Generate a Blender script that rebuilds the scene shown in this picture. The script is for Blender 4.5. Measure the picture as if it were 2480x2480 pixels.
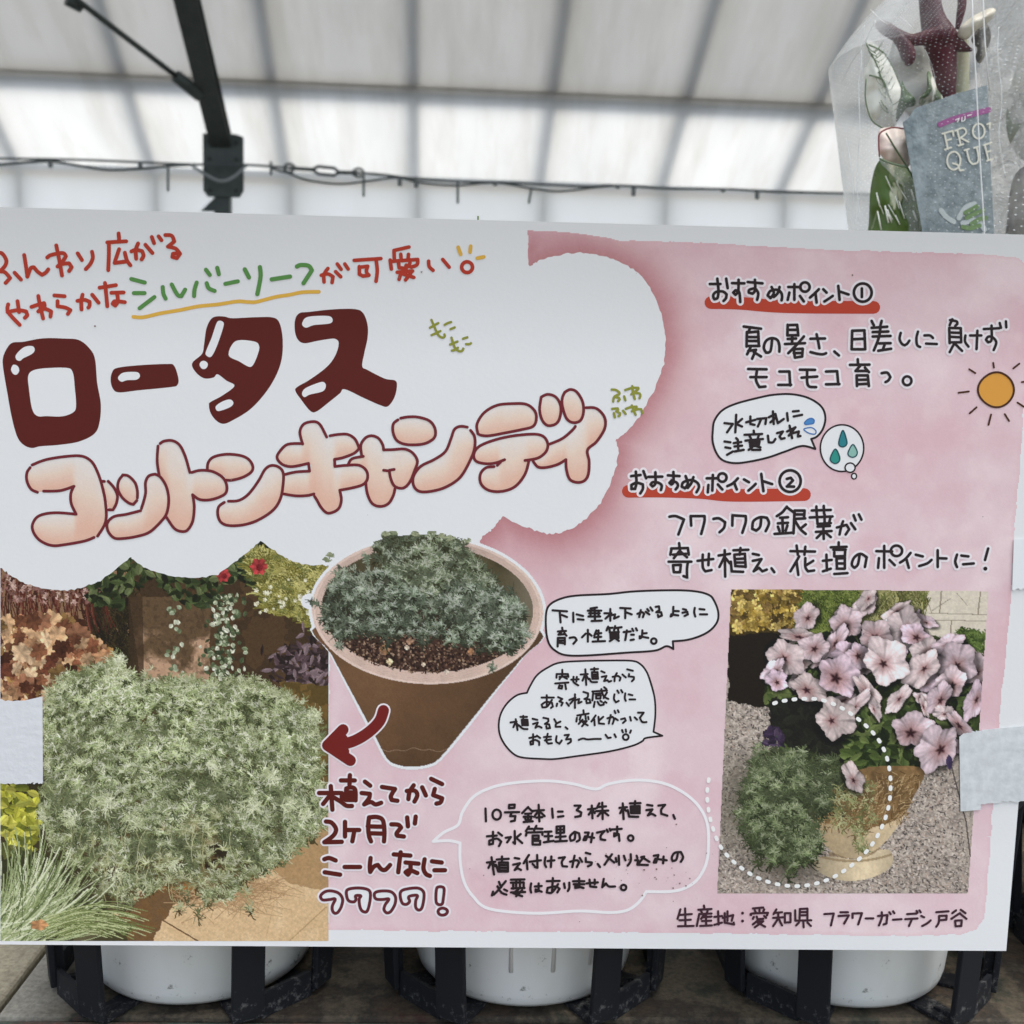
import bpy, bmesh, math, random
import numpy as np
from mathutils import Vector, Matrix
scene = bpy.context.scene
for o in list(bpy.data.objects):
    bpy.data.objects.remove(o)
COL = scene.collection
random.seed(7)
RNG = np.random.RandomState(11)

# ------------------------------------------------------------------ camera
FPX = 2690.0                      # focal length in pixels of the 2480 px wide photograph
CAM_D = 0.440                     # metres from the lens to the plane of the poster
PITCH, ROLL, YAW = math.radians(-6.62), math.radians(1.253), math.radians(1.764)
CAM_Z = 1.20
CAMP = np.array([0.0, -CAM_D, CAM_Z])
_f = np.array([math.sin(YAW)*math.cos(PITCH), math.cos(YAW)*math.cos(PITCH), math.sin(PITCH)])
_r0 = np.array([math.cos(YAW), -math.sin(YAW), 0.0]); _u0 = np.cross(_r0, _f)
_r = _r0*math.cos(ROLL)+_u0*math.sin(ROLL); _u = _u0*math.cos(ROLL)-_r0*math.sin(ROLL)
cam = bpy.data.cameras.new('camera'); camo = bpy.data.objects.new('camera', cam); COL.objects.link(camo)
camo.matrix_world = Matrix(((_r[0], _u[0], -_f[0], CAMP[0]), (_r[1], _u[1], -_f[1], CAMP[1]),
                            (_r[2], _u[2], -_f[2], CAMP[2]), (0, 0, 0, 1)))
cam.sensor_width = 36.0; cam.lens = FPX/2480*36.0
cam.clip_start = 0.02; cam.clip_end = 500
cam.dof.use_dof = True; cam.dof.focus_distance = 0.455; cam.dof.aperture_fstop = 22.0
scene.camera = camo

# ------------------------------------------------------------------ light
SUN_EL, SUN_AZ = math.radians(70), math.radians(114)     # high, off to the right, veiled by cloud
world = bpy.data.worlds.new('World'); scene.world = world; world.use_nodes = True
wn = world.node_tree; bg = wn.nodes['Background']
sky = wn.nodes.new('ShaderNodeTexSky'); sky.sky_type = 'NISHITA'; sky.sun_disc = False
sky.sun_elevation = SUN_EL; sky.sun_rotation = SUN_AZ; sky.dust_density = 3.0; sky.air_density = 0.8
hs = wn.nodes.new('ShaderNodeHueSaturation'); hs.inputs['Saturation'].default_value = 0.50      # thin white overcast
tint = wn.nodes.new('ShaderNodeMixRGB'); tint.blend_type = 'MULTIPLY'; tint.inputs[0].default_value = 1; tint.inputs[2].default_value = (0.965, 1.0, 0.985, 1)
wn.links.new(sky.outputs[0], hs.inputs['Color']); wn.links.new(hs.outputs[0], tint.inputs[1]); wn.links.new(tint.outputs[0], bg.inputs[0]); bg.inputs[1].default_value = 0.15
sl = bpy.data.lights.new('sun', 'SUN'); sl.energy = 1.0; sl.angle = math.radians(45); sl.color = (1.0, 0.96, 0.9)
so = bpy.data.objects.new('sun', sl); COL.objects.link(so)
sd = Vector((math.sin(SUN_AZ)*math.cos(SUN_EL), math.cos(SUN_AZ)*math.cos(SUN_EL), math.sin(SUN_EL)))
so.rotation_euler = sd.to_track_quat('Z', 'Y').to_euler(); so.location = sd*30
vs = scene.view_settings
vs.view_transform = 'Standard'; vs.look = 'None'; vs.gamma = 1.0; vs.use_curve_mapping = False
vs.exposure = 1.20

# ------------------------------------------------------------------ geometry of the view (photo pixel -> world plane)
def ray(px, py):
    px = np.asarray(px, float); py = np.asarray(py, float)
    return _f + ((px-1240)/FPX)[..., None]*_r - ((py-1240)/FPX)[..., None]*_u
def on_y(px, py, y):
    d = ray(px, py); return CAMP + d*((y-CAMP[1])/d[..., 1])[..., None]
def on_z(px, py, z):
    d = ray(px, py); return CAMP + d*((z-CAMP[2])/d[..., 2])[..., None]
def bow(x, z):
    """forward lean of the card: curl added so its top shades darker, plus faint waves"""
    t = np.clip(z-0.9655, 0, None)
    return 0.13*t*t+1.9*np.clip(t-0.243, 0, None)**2+0.0007*np.sin(x*15+z*7)*np.clip(t/0.05, 0, 1)+0.0004*np.sin(x*31-z*16+1)*np.clip(t/0.05, 0, 1)
def S(px, py, h=0.0):
    """a spot of the poster's gently bowed face, lifted h metres off the paper"""
    d = ray(px, py); y = np.zeros(d.shape[:-1])
    for _ in range(5):
        p = CAMP+d*((y-CAMP[1])/d[..., 1])[..., None]; y = -bow(p[..., 0], p[..., 2])
    p[..., 1] = y-np.asarray(h); return p

# ------------------------------------------------------------------ materials
WHITE = np.array([216, 222, 228])/255.0
def lin(c):
    c = np.asarray(c, float)
    return np.where(c <= 0.04045, c/12.92, ((c+0.055)/1.055)**2.4)
def ink(c):
    """printed colour: reflectance of a print whose blank paper is 0.8 (c in 0..1)"""
    return np.clip(lin(c)/lin(WHITE)*0.80, 0.008, 0.86)
def ink8(r, g, b):
    return tuple(ink(np.array([r, g, b])/255.0))
_mats = {}
def mat(name, color, rough=0.6, spec=0.3, noise=None, metallic=0.0, bump=None):
    """Principled material; noise = (scale, second colour, contrast); bump = (scale, strength)"""
    if name in _mats: return _mats[name]
    m = bpy.data.materials.new(name); m.use_nodes = True; nt = m.node_tree; b = nt.nodes['Principled BSDF']
    b.inputs['Base Color'].default_value = (*color, 1); b.inputs['Roughness'].default_value = rough
    b.inputs['Specular IOR Level'].default_value = spec; b.inputs['Metallic'].default_value = metallic
    if noise or bump:
        tc = nt.nodes.new('ShaderNodeTexCoord')
    if noise:
        n = nt.nodes.new('ShaderNodeTexNoise'); n.inputs['Scale'].default_value = noise[0]; n.inputs['Detail'].default_value = 8
        n.inputs['Roughness'].default_value = 0.65
        r = nt.nodes.new('ShaderNodeValToRGB'); c = noise[2]
        r.color_ramp.elements[0].position = 0.5-c; r.color_ramp.elements[1].position = 0.5+c
        r.color_ramp.elements[0].color = (*color, 1); r.color_ramp.elements[1].color = (*noise[1], 1)
        nt.links.new(tc.outputs['Object'], n.inputs['Vector']); nt.links.new(n.outputs['Fac'], r.inputs[0])
        nt.links.new(r.outputs[0], b.inputs['Base Color'])
    if bump:
        n2 = nt.nodes.new('ShaderNodeTexNoise'); n2.inputs['Scale'].default_value = bump[0]; n2.inputs['Detail'].default_value = 6
        bp = nt.nodes.new('ShaderNodeBump'); bp.inputs['Strength'].default_value = bump[1]; bp.inputs['Distance'].default_value = 0.002
        nt.links.new(tc.outputs['Object'], n2.inputs['Vector']); nt.links.new(n2.outputs['Fac'], bp.inputs['Height'])
        nt.links.new(bp.outputs[0], b.inputs['Normal'])
    _mats[name] = m
    return m
def print_mat():
    m = bpy.data.materials.new('printed_ink'); m.use_nodes = True; nt = m.node_tree; b = nt.nodes['Principled BSDF']
    a = nt.nodes.new('ShaderNodeAttribute'); a.attribute_name = 'ink'
    nt.links.new(a.outputs['Color'], b.inputs['Base Color'])
    b.inputs['Roughness'].default_value = 0.5; b.inputs['Specular IOR Level'].default_value = 0.2
    return m
PRINT = print_mat()
def inkmat(name, r, g, b):
    return mat('ink_'+name, ink8(r, g, b), 0.5, 0.2)

# ------------------------------------------------------------------ object helpers
def tag(o, label=None, cat=None, group=None, kind=None):
    for k, v in (('label', label), ('category', cat), ('group', group), ('kind', kind)):
        if v: o[k] = v
    return o
def empty(name, loc, label=None, cat=None, group=None):
    o = bpy.data.objects.new(name, None); o.location = Vector(loc); o.empty_display_size = 0.02; COL.objects.link(o)
    bpy.context.view_layer.update()
    return tag(o, label, cat, group)
def link(name, me, m, parent=None, loc=None):
    o = bpy.data.objects.new(name, me); COL.objects.link(o)
    if m is not None: me.materials.append(m)
    if loc is not None: o.location = Vector(loc)
    if parent is not None: o.parent = parent
    return o
def root_loc(o):
    v = Vector((0, 0, 0))
    while o is not None:
        v += o.location; o = o.parent
    return np.array(v)
def pydata(name, verts, faces, m, parent=None, smooth=False, origin=None):
    """mesh from world-space vertices, under a parent, its own origin at the parent's (or at 'origin')"""
    v = np.asarray(verts, float)
    base = root_loc(parent) if parent is not None else (np.array(origin, float) if origin is not None else np.zeros(3))
    me = bpy.data.meshes.new(name); me.from_pydata([tuple(p) for p in (v-base)], [], faces); me.update()
    if smooth: me.polygons.foreach_set('use_smooth', [True]*len(me.polygons))
    return link(name, me, m, parent, None if parent is not None or origin is None else origin)

class MB:
    """collects boxes, tubes, lathes and prisms in world space; build() links them as ONE mesh object"""
    def __init__(s): s.v = []; s.f = []
    def add(s, v, f):
        n = len(s.v); s.v += [tuple(map(float, p)) for p in v]; s.f += [tuple(i+n for i in q) for q in f]; return s
    def box(s, c, sx, sy, sz, ax=None):
        c = np.array(c, float); A = np.eye(3) if ax is None else np.array(ax, float)
        v = [c + A[0]*x*sx/2 + A[1]*y*sy/2 + A[2]*z*sz/2 for x in (-1, 1) for y in (-1, 1) for z in (-1, 1)]
        return s.add(v, [(0, 1, 3, 2), (4, 6, 7, 5), (0, 4, 5, 1), (2, 3, 7, 6), (0, 2, 6, 4), (1, 5, 7, 3)])
    def bar(s, p, q, w, t, up=(0, 0, 1)):
        """rectangular bar from p to q, w across (perpendicular to up and the run), t along up"""
        p = np.array(p, float); q = np.array(q, float); d = q-p; L = np.linalg.norm(d); d /= L
        a = np.cross(d, np.array(up, float)); a /= np.linalg.norm(a); b = np.cross(a, d)
        return s.box((p+q)/2, w, L, t, (a, d, b))
    def tube(s, pts, r, n=8):
        pts = [np.array(p, float) for p in pts]; rr = r if hasattr(r, '__len__') else [r]*len(pts)
        rings = []; prev = None
        for i, p in enumerate(pts):
            d = pts[min(i+1, len(pts)-1)]-pts[max(i-1, 0)]; d /= np.linalg.norm(d)
            a = prev if prev is not None else (np.array([0, 0, 1.]) if abs(d[2]) < 0.9 else np.array([1., 0, 0]))
            a = a-d*np.dot(a, d); a /= np.linalg.norm(a); prev = a; b = np.cross(d, a)
            rings.append([p+rr[i]*(a*math.cos(k*2*math.pi/n)+b*math.sin(k*2*math.pi/n)) for k in range(n)])
        v = [x for g in rings for x in g]; f = []
        for i in range(len(rings)-1):
            for k in range(n):
                k2 = (k+1) % n; f.append((i*n+k, i*n+k2, (i+1)*n+k2, (i+1)*n+k))
        f.append(tuple(range(n-1, -1, -1))); f.append(tuple((len(rings)-1)*n+k for k in range(n)))
        return s.add(v, f)
    def lathe(s, c, prof, n=48):
        c = np.array(c, float); v = []; f = []; m = len(prof)
        for i in range(n):
            a = 2*math.pi*i/n
            for r, z in prof: v.append(c+np.array([r*math.cos(a), r*math.sin(a), z]))
        for i in range(n):
            j = (i+1) % n
            for k in range(m-1): f.append((i*m+k, j*m+k, j*m+k+1, i*m+k+1))
        return s.add(v, f)
    def build(s, name, m, parent=None, smooth=False, origin=None, bevel=0):
        o = pydata(name, s.v, s.f, m, parent, smooth, origin)
        if bevel:
            md = o.modifiers.new('bevel', 'BEVEL'); md.width = bevel; md.segments = 2; md.limit_method = 'ANGLE'
        return o

# ------------------------------------------------------------------ curves in photo pixels
def pts(sx):
    return [tuple(map(float, p.split(','))) for p in sx.split()]
def catmull(P, closed=False, n=6):
    P = np.array(P, float); m = len(P)
    if m < 3: return P
    out = []
    rng = range(m) if closed else range(m-1)
    for i in rng:
        if closed: a, b, c, d = P[(i-1) % m], P[i], P[(i+1) % m], P[(i+2) % m]
        else: a, b, c, d = P[max(i-1, 0)], P[i], P[i+1], P[min(i+2, m-1)]
        for k in range(n):
            t = k/n
            out.append(0.5*((2*b)+(-a+c)*t+(2*a-5*b+4*c-d)*t*t+(-a+3*b-3*c+d)*t**3))
    if not closed: out.append(P[-1])
    return np.array(out)
def split_corners(P, ang=62):
    """split an open stroke where it turns sharply, so that pen corners stay corners"""
    P = np.array(P, float); res = []; cur = [P[0]]
    for i in range(1, len(P)):
        cur.append(P[i])
        if i < len(P)-1:
            a = P[i]-P[i-1]; b = P[i+1]-P[i]
            c = np.dot(a, b)/(np.linalg.norm(a)*np.linalg.norm(b)+1e-9)
            if c < math.cos(math.radians(ang)): res.append(np.array(cur)); cur = [P[i]]
    res.append(np.array(cur)); return res
class Ink:
    """pen strokes of one piece of writing: round-ended ribbons, each a few microns above the one before"""
    STEP = 1.5e-6
    def __init__(s): s.v = []; s.f = []; s.k = 0
    def ribbon(s, P, w, h, closed=False):
        P = np.array(P, float)
        keep = [0]
        for i in range(1, len(P)):
            if np.linalg.norm(P[i]-P[keep[-1]]) > 0.4: keep.append(i)
        P = P[keep]
        if len(P) == 1: P = np.array([P[0], P[0]+[0.5, 0]])
        Q = []                                   # no long flat pieces on the bowed card
        for i in range(len(P)-(0 if closed else 1)):
            a, b = P[i], P[(i+1) % len(P)]; k = max(1, int(np.linalg.norm(b-a)/14)+0)
            for j in range(k): Q.append(a+(b-a)*j/k)
        P = np.array(Q if closed else Q+[P[-1]])
        n = len(P)
        if closed:
            T = np.roll(P, -1, 0)-np.roll(P, 1, 0)
        else:
            T = np.empty_like(P); T[1:-1] = P[2:]-P[:-2]; T[0] = P[1]-P[0]; T[-1] = P[-1]-P[-2]
        T /= (np.linalg.norm(T, axis=1)[:, None]+1e-9); N = np.stack([-T[:, 1], T[:, 0]], 1)
        L = P+N*w/2; R_ = P-N*w/2
        hh = h + np.linspace(0, s.STEP*0.9, n)
        b = len(s.v)
        A = S(L[:, 0], L[:, 1], hh); B = S(R_[:, 0], R_[:, 1], hh)
        s.v += list(A)+list(B)
        rng = n if closed else n-1
        for i in range(rng):
            j = (i+1) % n
            s.f.append((b+i, b+j, b+n+j, b+n+i))
        if not closed:
            for end in (0, 1):
                c = P[0] if end == 0 else P[-1]; nn = N[0] if end == 0 else -N[-1]; tt = -T[0] if end == 0 else T[-1]
                a = np.linspace(0, math.pi, 8)
                Q = c + (np.cos(a)[:, None]*nn+np.sin(a)[:, None]*tt)*w/2
                q = len(s.v); s.v += list(S(Q[:, 0], Q[:, 1], np.full(8, hh[0 if end == 0 else -1]))); s.f.append(tuple(range(q, q+8)))
    def stroke(s, P, w, h0):
        for seg in split_corners(P):
            s.ribbon(catmull(seg, n=5), w, h0+s.k*s.STEP); s.k += 1
    def circle(s, cx, cy, rx, ry, w, h0):
        a = np.linspace(0, 2*math.pi, 40, endpoint=False)
        s.ribbon(np.stack([cx+rx*np.cos(a), cy+ry*np.sin(a)], 1), w, h0+s.k*s.STEP, True); s.k += 1
    def text(s, data, T, w, h0, grow=0.0):
        """data: characters separated by '/', strokes by ';'. T = (ox, oy, scale) of the crop it was traced in"""
        ox, oy, sc = T
        for ci, ch in enumerate(data.strip().split('/')):
            s.k = (ci % 3)*14
            for st in ch.split(';'):
                st = st.strip()
                if not st: continue
                if st[0] == 'o':
                    cx, cy, rx, ry = map(float, st[1:].split(','))
                    s.circle(ox+cx*sc, oy+cy*sc, rx*sc, ry*sc, w+grow, h0)
                else:
                    P = np.array(pts(st))*sc+[ox, oy]
                    s.stroke(P, w+grow, h0)
    def build(s, name, m, parent):
        return pydata(name, s.v, s.f, m, parent)
def poly_obj(name, P, m, parent, h):
    """flat printed shape: its outline filled with small triangles that follow the card"""
    from mathutils.geometry import delaunay_2d_cdt
    P = np.asarray(P, float); st = 22.0; Q = []
    for i in range(len(P)):
        a, b = P[i], P[(i+1) % len(P)]; k = max(1, int(np.linalg.norm(b-a)/st))
        Q += [a+(b-a)*j/k for j in range(k)]
    P = np.array(Q); nb = len(P)
    gx, gy = np.meshgrid(np.arange(P[:, 0].min()+st/2, P[:, 0].max(), st), np.arange(P[:, 1].min()+st/2, P[:, 1].max(), st)); gx, gy = gx.ravel(), gy.ravel()
    m_ = np.zeros(gx.shape, bool)
    for i in range(nb):
        xa, ya = P[i]; xb, yb = P[(i+1) % nb]
        if ya != yb: m_ ^= ((ya > gy) != (yb > gy)) & (gx < (xb-xa)*(gy-ya)/(yb-ya)+xa)
    V = [Vector(p) for p in P]+[Vector(p) for p in zip(gx[m_], gy[m_])]
    r = delaunay_2d_cdt(V, [(i, (i+1) % nb) for i in range(nb)], [], 1, 1e-4)
    v2 = np.array([tuple(v) for v in r[0]]); f = []
    for t in r[2]:
        a, b, c = (v2[i] for i in t)
        f.append(tuple(t) if (b[0]-a[0])*(c[1]-a[1])-(b[1]-a[1])*(c[0]-a[0]) < 0 else tuple(t)[::-1])
    return pydata(name, S(v2[:, 0], v2[:, 1], np.full(len(v2), h)), f, m, parent, True)
# ------------------------------------------------------------------ printed pictures, painted cell by cell
def vnoise(shape, cells, seed, octv=4, pers=0.55):
    rs = np.random.RandomState(seed); H, W = shape; out = np.zeros(shape); amp = 1.0; tot = 0
    for o in range(octv):
        gy = max(2, int(H/cells)+2); gx = max(2, int(W/cells)+2); g = rs.rand(gy, gx)
        y = np.linspace(0, gy-1.001, H); x = np.linspace(0, gx-1.001, W)
        yi = y.astype(int); xi = x.astype(int); fy = (y-yi)[:, None]; fx = (x-xi)[None]
        fy = fy*fy*(3-2*fy); fx = fx*fx*(3-2*fx)
        out += amp*((g[yi][:, xi]*(1-fx)+g[yi][:, xi+1]*fx)*(1-fy)+(g[yi+1][:, xi]*(1-fx)+g[yi+1][:, xi+1]*fx)*fy)
        tot += amp; amp *= pers; cells = max(cells/2, 1.0)
    return out/tot
def C(*c): return np.array(c, float)/255.0
class Canvas:
    def __init__(s, x0, y0, x1, y1, cell):
        s.x0, s.y0, s.cell = x0, y0, cell
        s.W = int((x1-x0)/cell)+1; s.H = int((y1-y0)/cell)+1
        s.X, s.Y = np.meshgrid(x0+np.arange(s.W)*cell, y0+np.arange(s.H)*cell)
        s.a = np.ones((s.H, s.W, 3)); s.seed = 1; s.rs = np.random.RandomState(5)
    def noise(s, size, octv=4, pers=0.55):
        s.seed += 1; return vnoise((s.H, s.W), max(size/s.cell, 1), s.seed*13, octv, pers)
    def poly(s, P, jitter=0):
        P = np.asarray(P, float); X, Y = s.X, s.Y
        if jitter:
            X = X+(s.noise(14)-.5)*jitter*4; Y = Y+(s.noise(14)-.5)*jitter*4
        m = np.zeros(X.shape, bool); n = len(P)
        for i in range(n):
            xa, ya = P[i]; xb, yb = P[(i+1) % n]
            if ya == yb: continue
            m ^= ((ya > Y) != (yb > Y)) & (X < (xb-xa)*(Y-ya)/(yb-ya)+xa)
        return m
    def fill(s, alpha, col):
        al = np.asarray(alpha, float)[..., None]; s.a = s.a*(1-al)+np.asarray(col)*al
    def shade(s, mul): s.a *= mul[..., None]
    def lines(s, x0, y0, x1, y1, col, w=1, bend=0.0):
        """thin straight or bowed marks, later ones over earlier ones"""
        x0, y0, x1, y1 = (np.asarray(v, float) for v in (x0, y0, x1, y1)); col = np.asarray(col, float)
        L = np.hypot(x1-x0, y1-y0); n = int(L.max()/s.cell*1.3)+2; t = np.linspace(0, 1, n)[None]
        bx = -(y1-y0)*bend; by = (x1-x0)*bend
        q = (4*t*(1-t))
        px = x0[:, None]*(1-t)+x1[:, None]*t+bx[:, None]*q; py = y0[:, None]*(1-t)+y1[:, None]*t+by[:, None]*q
        ix = np.round((px-s.x0)/s.cell).astype(int); iy = np.round((py-s.y0)/s.cell).astype(int)
        cc = np.broadcast_to(col[:, None, :], (len(col), n, 3))
        for dx, dy in [(0, 0), (1, 0), (0, 1), (1, 1)][:w]:
            a, b = ix+dx, iy+dy; ok = (a >= 0) & (a < s.W) & (b >= 0) & (b < s.H)
            s.a[b[ok], a[ok]] = cc[ok]
    def tufts(s, cx, cy, col, n=14, length=15, spread=math.pi, ang=-math.pi/2, w=1, var=0.12):
        """stars of needle leaves; each star has its own tone"""
        cx = np.asarray(cx, float); m = len(cx); rs = s.rs
        a = np.asarray(ang)+(rs.rand(m, n)*2-1)*spread; l = length*(0.45+0.75*rs.rand(m, n))
        ox = (rs.rand(m, n)-.5)*length*.7; oy = (rs.rand(m, n)-.5)*length*.7
        X0 = cx[:, None]+ox*.5; Y0 = np.asarray(cy)[:, None]+oy*.5
        k = (1+(rs.rand(m, n, 1)-.5)*2*var)
        cc = np.clip(np.asarray(col)[:, None, :]*k, 0, 1)
        s.lines(X0.ravel(), Y0.ravel(), (X0+np.cos(a)*l).ravel(), (Y0+np.sin(a)*l).ravel(), cc.reshape(-1, 3), w, 0.1)
    def rosettes(s, P, N, R, dark, mid, light, seed, lum=None, spill=6, bands=50, keep=1.0):
        """overlapping sprays of needle leaves from back to front, each with shade underneath and a lit tip"""
        rs = np.random.RandomState(seed); x, y = inside_pts(s, P, N, seed)
        x = x+rs.randn(N)*spill; y = y+rs.randn(N)*spill; L = np.full(N, .6) if lum is None else lum(x, y)
        L = L+rs.randn(N)*.16; o = np.argsort(y+rs.randn(N)*22); x, y, L = x[o], y[o], L[o]
        for q in np.array_split(np.arange(N), bands):
            if len(q) == 0: continue
            X, Y, l = x[q], y[q], np.clip(L[q], 0, 1.1)[:, None]; k = len(q); sz = R*(.75+.5*rs.rand())
            a = -math.pi/2+(X-X.mean())/300+rs.randn(k)*.5
            if rs.rand() < keep: s.tufts(X+rs.randn(k)*2, Y+R*.45, tone(dark, k, rs), 8, sz*.95, math.pi, w=2)
            s.tufts(X, Y, tone(mid, k, rs)*(.62+.48*l), 8, sz*1.15, 2.5, a[:, None], var=.16)
            s.tufts(X, Y-R*.12, tone(mid, k, rs)*(.72+.5*l), 6, sz, 2.3, a[:, None], var=.16)
            j = l[:, 0] > .38
            if j.any(): s.tufts(X[j], Y[j]-R*.25, tone(light, int(j.sum()), rs)*(.74+.28*l[j]), 6, sz*.8, 2.1, a[j][:, None], var=.10)
    def win(s, x, y, r):
        i0 = max(int((x-r-s.x0)/s.cell), 0); i1 = min(int((x+r-s.x0)/s.cell)+2, s.W)
        j0 = max(int((y-r-s.y0)/s.cell), 0); j1 = min(int((y+r-s.y0)/s.cell)+2, s.H)
        return (slice(j0, j1), slice(i0, i1)) if i1 > i0 and j1 > j0 else None
    def leaf(s, x, y, a, b, th, col, vein=0.12, point=True):
        w = s.win(x, y, a*1.1)
        if w is None: return
        dx, dy = s.X[w]-x, s.Y[w]-y; c, sn = math.cos(th), math.sin(th)
        u = (dx*c+dy*sn)/a; v = (-dx*sn+dy*c)/b
        m = (np.abs(v) < (1-u*u)*(1.0-0.3*u*point)) & (np.abs(u) < 1)
        sh = 1+0.16*v-vein*(np.abs(v) < .16)
        s.a[w] = np.where(m[..., None], np.clip(np.asarray(col)*sh[..., None], 0, 1), s.a[w])
    def lobed(s, x, y, r, col, lobes=5, depth=.25, sq=1.0, th=0.0, rot=0.0):
        w = s.win(x, y, r*1.3)
        if w is None: return
        dx, dy = s.X[w]-x, s.Y[w]-y; c, sn = math.cos(th), math.sin(th)
        u = dx*c+dy*sn; v = (-dx*sn+dy*c)/sq; rr = np.hypot(u, v); an = np.arctan2(v, u)+rot
        R = r*(1-depth+depth*np.abs(np.cos(an*lobes/2))+0.05*np.sin(an*13+x))
        m = rr < R; sh = 1.0+.22*np.cos(an*lobes)*(rr/r)-.18*(np.abs(np.sin(an*lobes/2)) < .07)+0.12*np.sin(an+1+x)
        s.a[w] = np.where(m[..., None], np.clip(np.asarray(col)*sh[..., None], 0, 1), s.a[w])
    def petunia(s, x, y, r, sq=.8, th=0.0, rot=0.0, tone=1.0, warm=0.0):
        w = s.win(x, y, r*1.35)
        if w is None: return
        rs = s.rs; dx, dy = s.X[w]-x, s.Y[w]-y; c, sn = math.cos(th), math.sin(th)
        u = dx*c+dy*sn; v = (-dx*sn+dy*c)/sq; rr = np.hypot(u, v)
        an = np.arctan2(v, u)+rot
        amp = rs.rand(4)*np.array([.07, .07, .04, .05]); ph = rs.rand(4)*6.28
        lob = np.cos(an*5)
        R = r*(0.88+.10*lob+amp[0]*np.sin(an+ph[0])+amp[1]*np.sin(an*2+ph[1])+amp[2]*np.sin(an*8+ph[2])+amp[3]*np.sin(an*3+ph[3])+.02*np.sin(an*17+ph[0]))
        q = rr/np.maximum(R, 1e-6); m = q < 1
        ox, oy = (rs.rand()-.5)*.30*r, (.05+rs.rand()*.22)*r          # the throat sits off centre: each trumpet looks its own way
        r2 = np.hypot(u-ox, v-oy); a2 = np.arctan2(v-oy, u-ox)+rot; qc = r2/r
        hue = rs.rand(); petal = (C(224, 208, 214)*(1-hue)+C(218, 196, 214)*hue)*tone*(1-warm)+C(218, 206, 196)*tone*warm; cs = .7+rs.rand()*.7
        throat = C(150, 116, 116); core = C(46, 24, 30)
        st = .05*np.cos(a2*5)
        k1 = np.clip((qc-(.07+st*.8)*cs)/(.12*cs), 0, 1)[..., None]; k2 = np.clip((qc-.13*cs-st)/(.44*cs), 0, 1)[..., None]**.8
        col = core*(1-k1)+(throat*(1-k2)+petal*k2)*k1
        seam = np.abs(((a2*5/(2*math.pi)) % 1.0)-.5); vein = np.abs(((a2*5/(2*math.pi)+.5) % 1.0)-.5)
        sh = 1-.20*np.exp(-(seam/.07)**2)*np.clip(qc*1.3, 0, 1)-.14*np.exp(-(vein/.025)**2)*np.clip(1-qc, 0, 1)
        pid = np.floor(an*5/(2*math.pi)+.5).astype(int) % 5
        pt_ = (rs.rand(5)-.5)*.20; sh += pt_[pid]+(rs.rand(5)*.16)[pid]*np.sin(an*5*.5+ph[1])*q
        sh += .06*np.sin(an*21+ph[2])*q**2-.10*np.clip((q-.9)/.1, 0, 1)+.10*np.clip(1-np.abs(q-.75)/.2, 0, 1)*lob
        out = np.clip(col*sh[..., None], 0, 1)
        shd = np.clip(1-(np.hypot(u-r*.06, v-r*.16)/(r*1.12)), 0, 1)
        s.a[w] *= (1-.55*np.clip(shd*4, 0, 1)*(~m))[..., None]
        s.a[w] = np.where(m[..., None], out, s.a[w])
    def mesh(s, name, parent, h, mask=None, grain=0.012):
        a = np.clip(s.a+(s.rs.rand(s.H, s.W, 1)-.5)*2*grain, 0, 1); col = ink(a)
        P = S(s.X.ravel(), s.Y.ravel(), np.full(s.X.size, h))-root_loc(parent)
        idx = np.arange(s.H*s.W).reshape(s.H, s.W)
        q = np.stack([idx[:-1, :-1], idx[1:, :-1], idx[1:, 1:], idx[:-1, 1:]], -1).reshape(-1, 4)
        cc = col.reshape(-1, 3)
        if mask is not None:
            mm = mask.ravel(); q = q[mm[q].all(1)]
            used = np.zeros(len(P), bool); used[q.ravel()] = True; new = np.cumsum(used)-1
            P = P[used]; cc = cc[used]; q = new[q]
        me = bpy.data.meshes.new(name); n = len(P); k = len(q)
        me.vertices.add(n); me.vertices.foreach_set('co', P.astype(np.float32).ravel())
        me.loops.add(k*4); me.loops.foreach_set('vertex_index', q.astype(np.int32).ravel())
        me.polygons.add(k); me.polygons.foreach_set('loop_start', (np.arange(k)*4).astype(np.int32))
        at = me.color_attributes.new('ink', 'FLOAT_COLOR', 'POINT')
        at.data.foreach_set('color', np.concatenate([cc, np.ones((n, 1))], 1).astype(np.float32).ravel())
        me.update(); me.validate()
        return link(name, me, PRINT, parent)
def inside_pts(cv, P, n, seed):
    """n random spots inside a polygon"""
    rs = np.random.RandomState(seed); m = cv.poly(P); ys, xs = np.nonzero(m)
    k = rs.randint(0, len(xs), n)
    return cv.X[ys[k], xs[k]]+rs.rand(n)*cv.cell, cv.Y[ys[k], xs[k]]+rs.rand(n)*cv.cell
def tone(pal, n, rs):
    pal = np.asarray(pal, float)/255.0; return pal[rs.randint(0, len(pal), n)]

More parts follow.
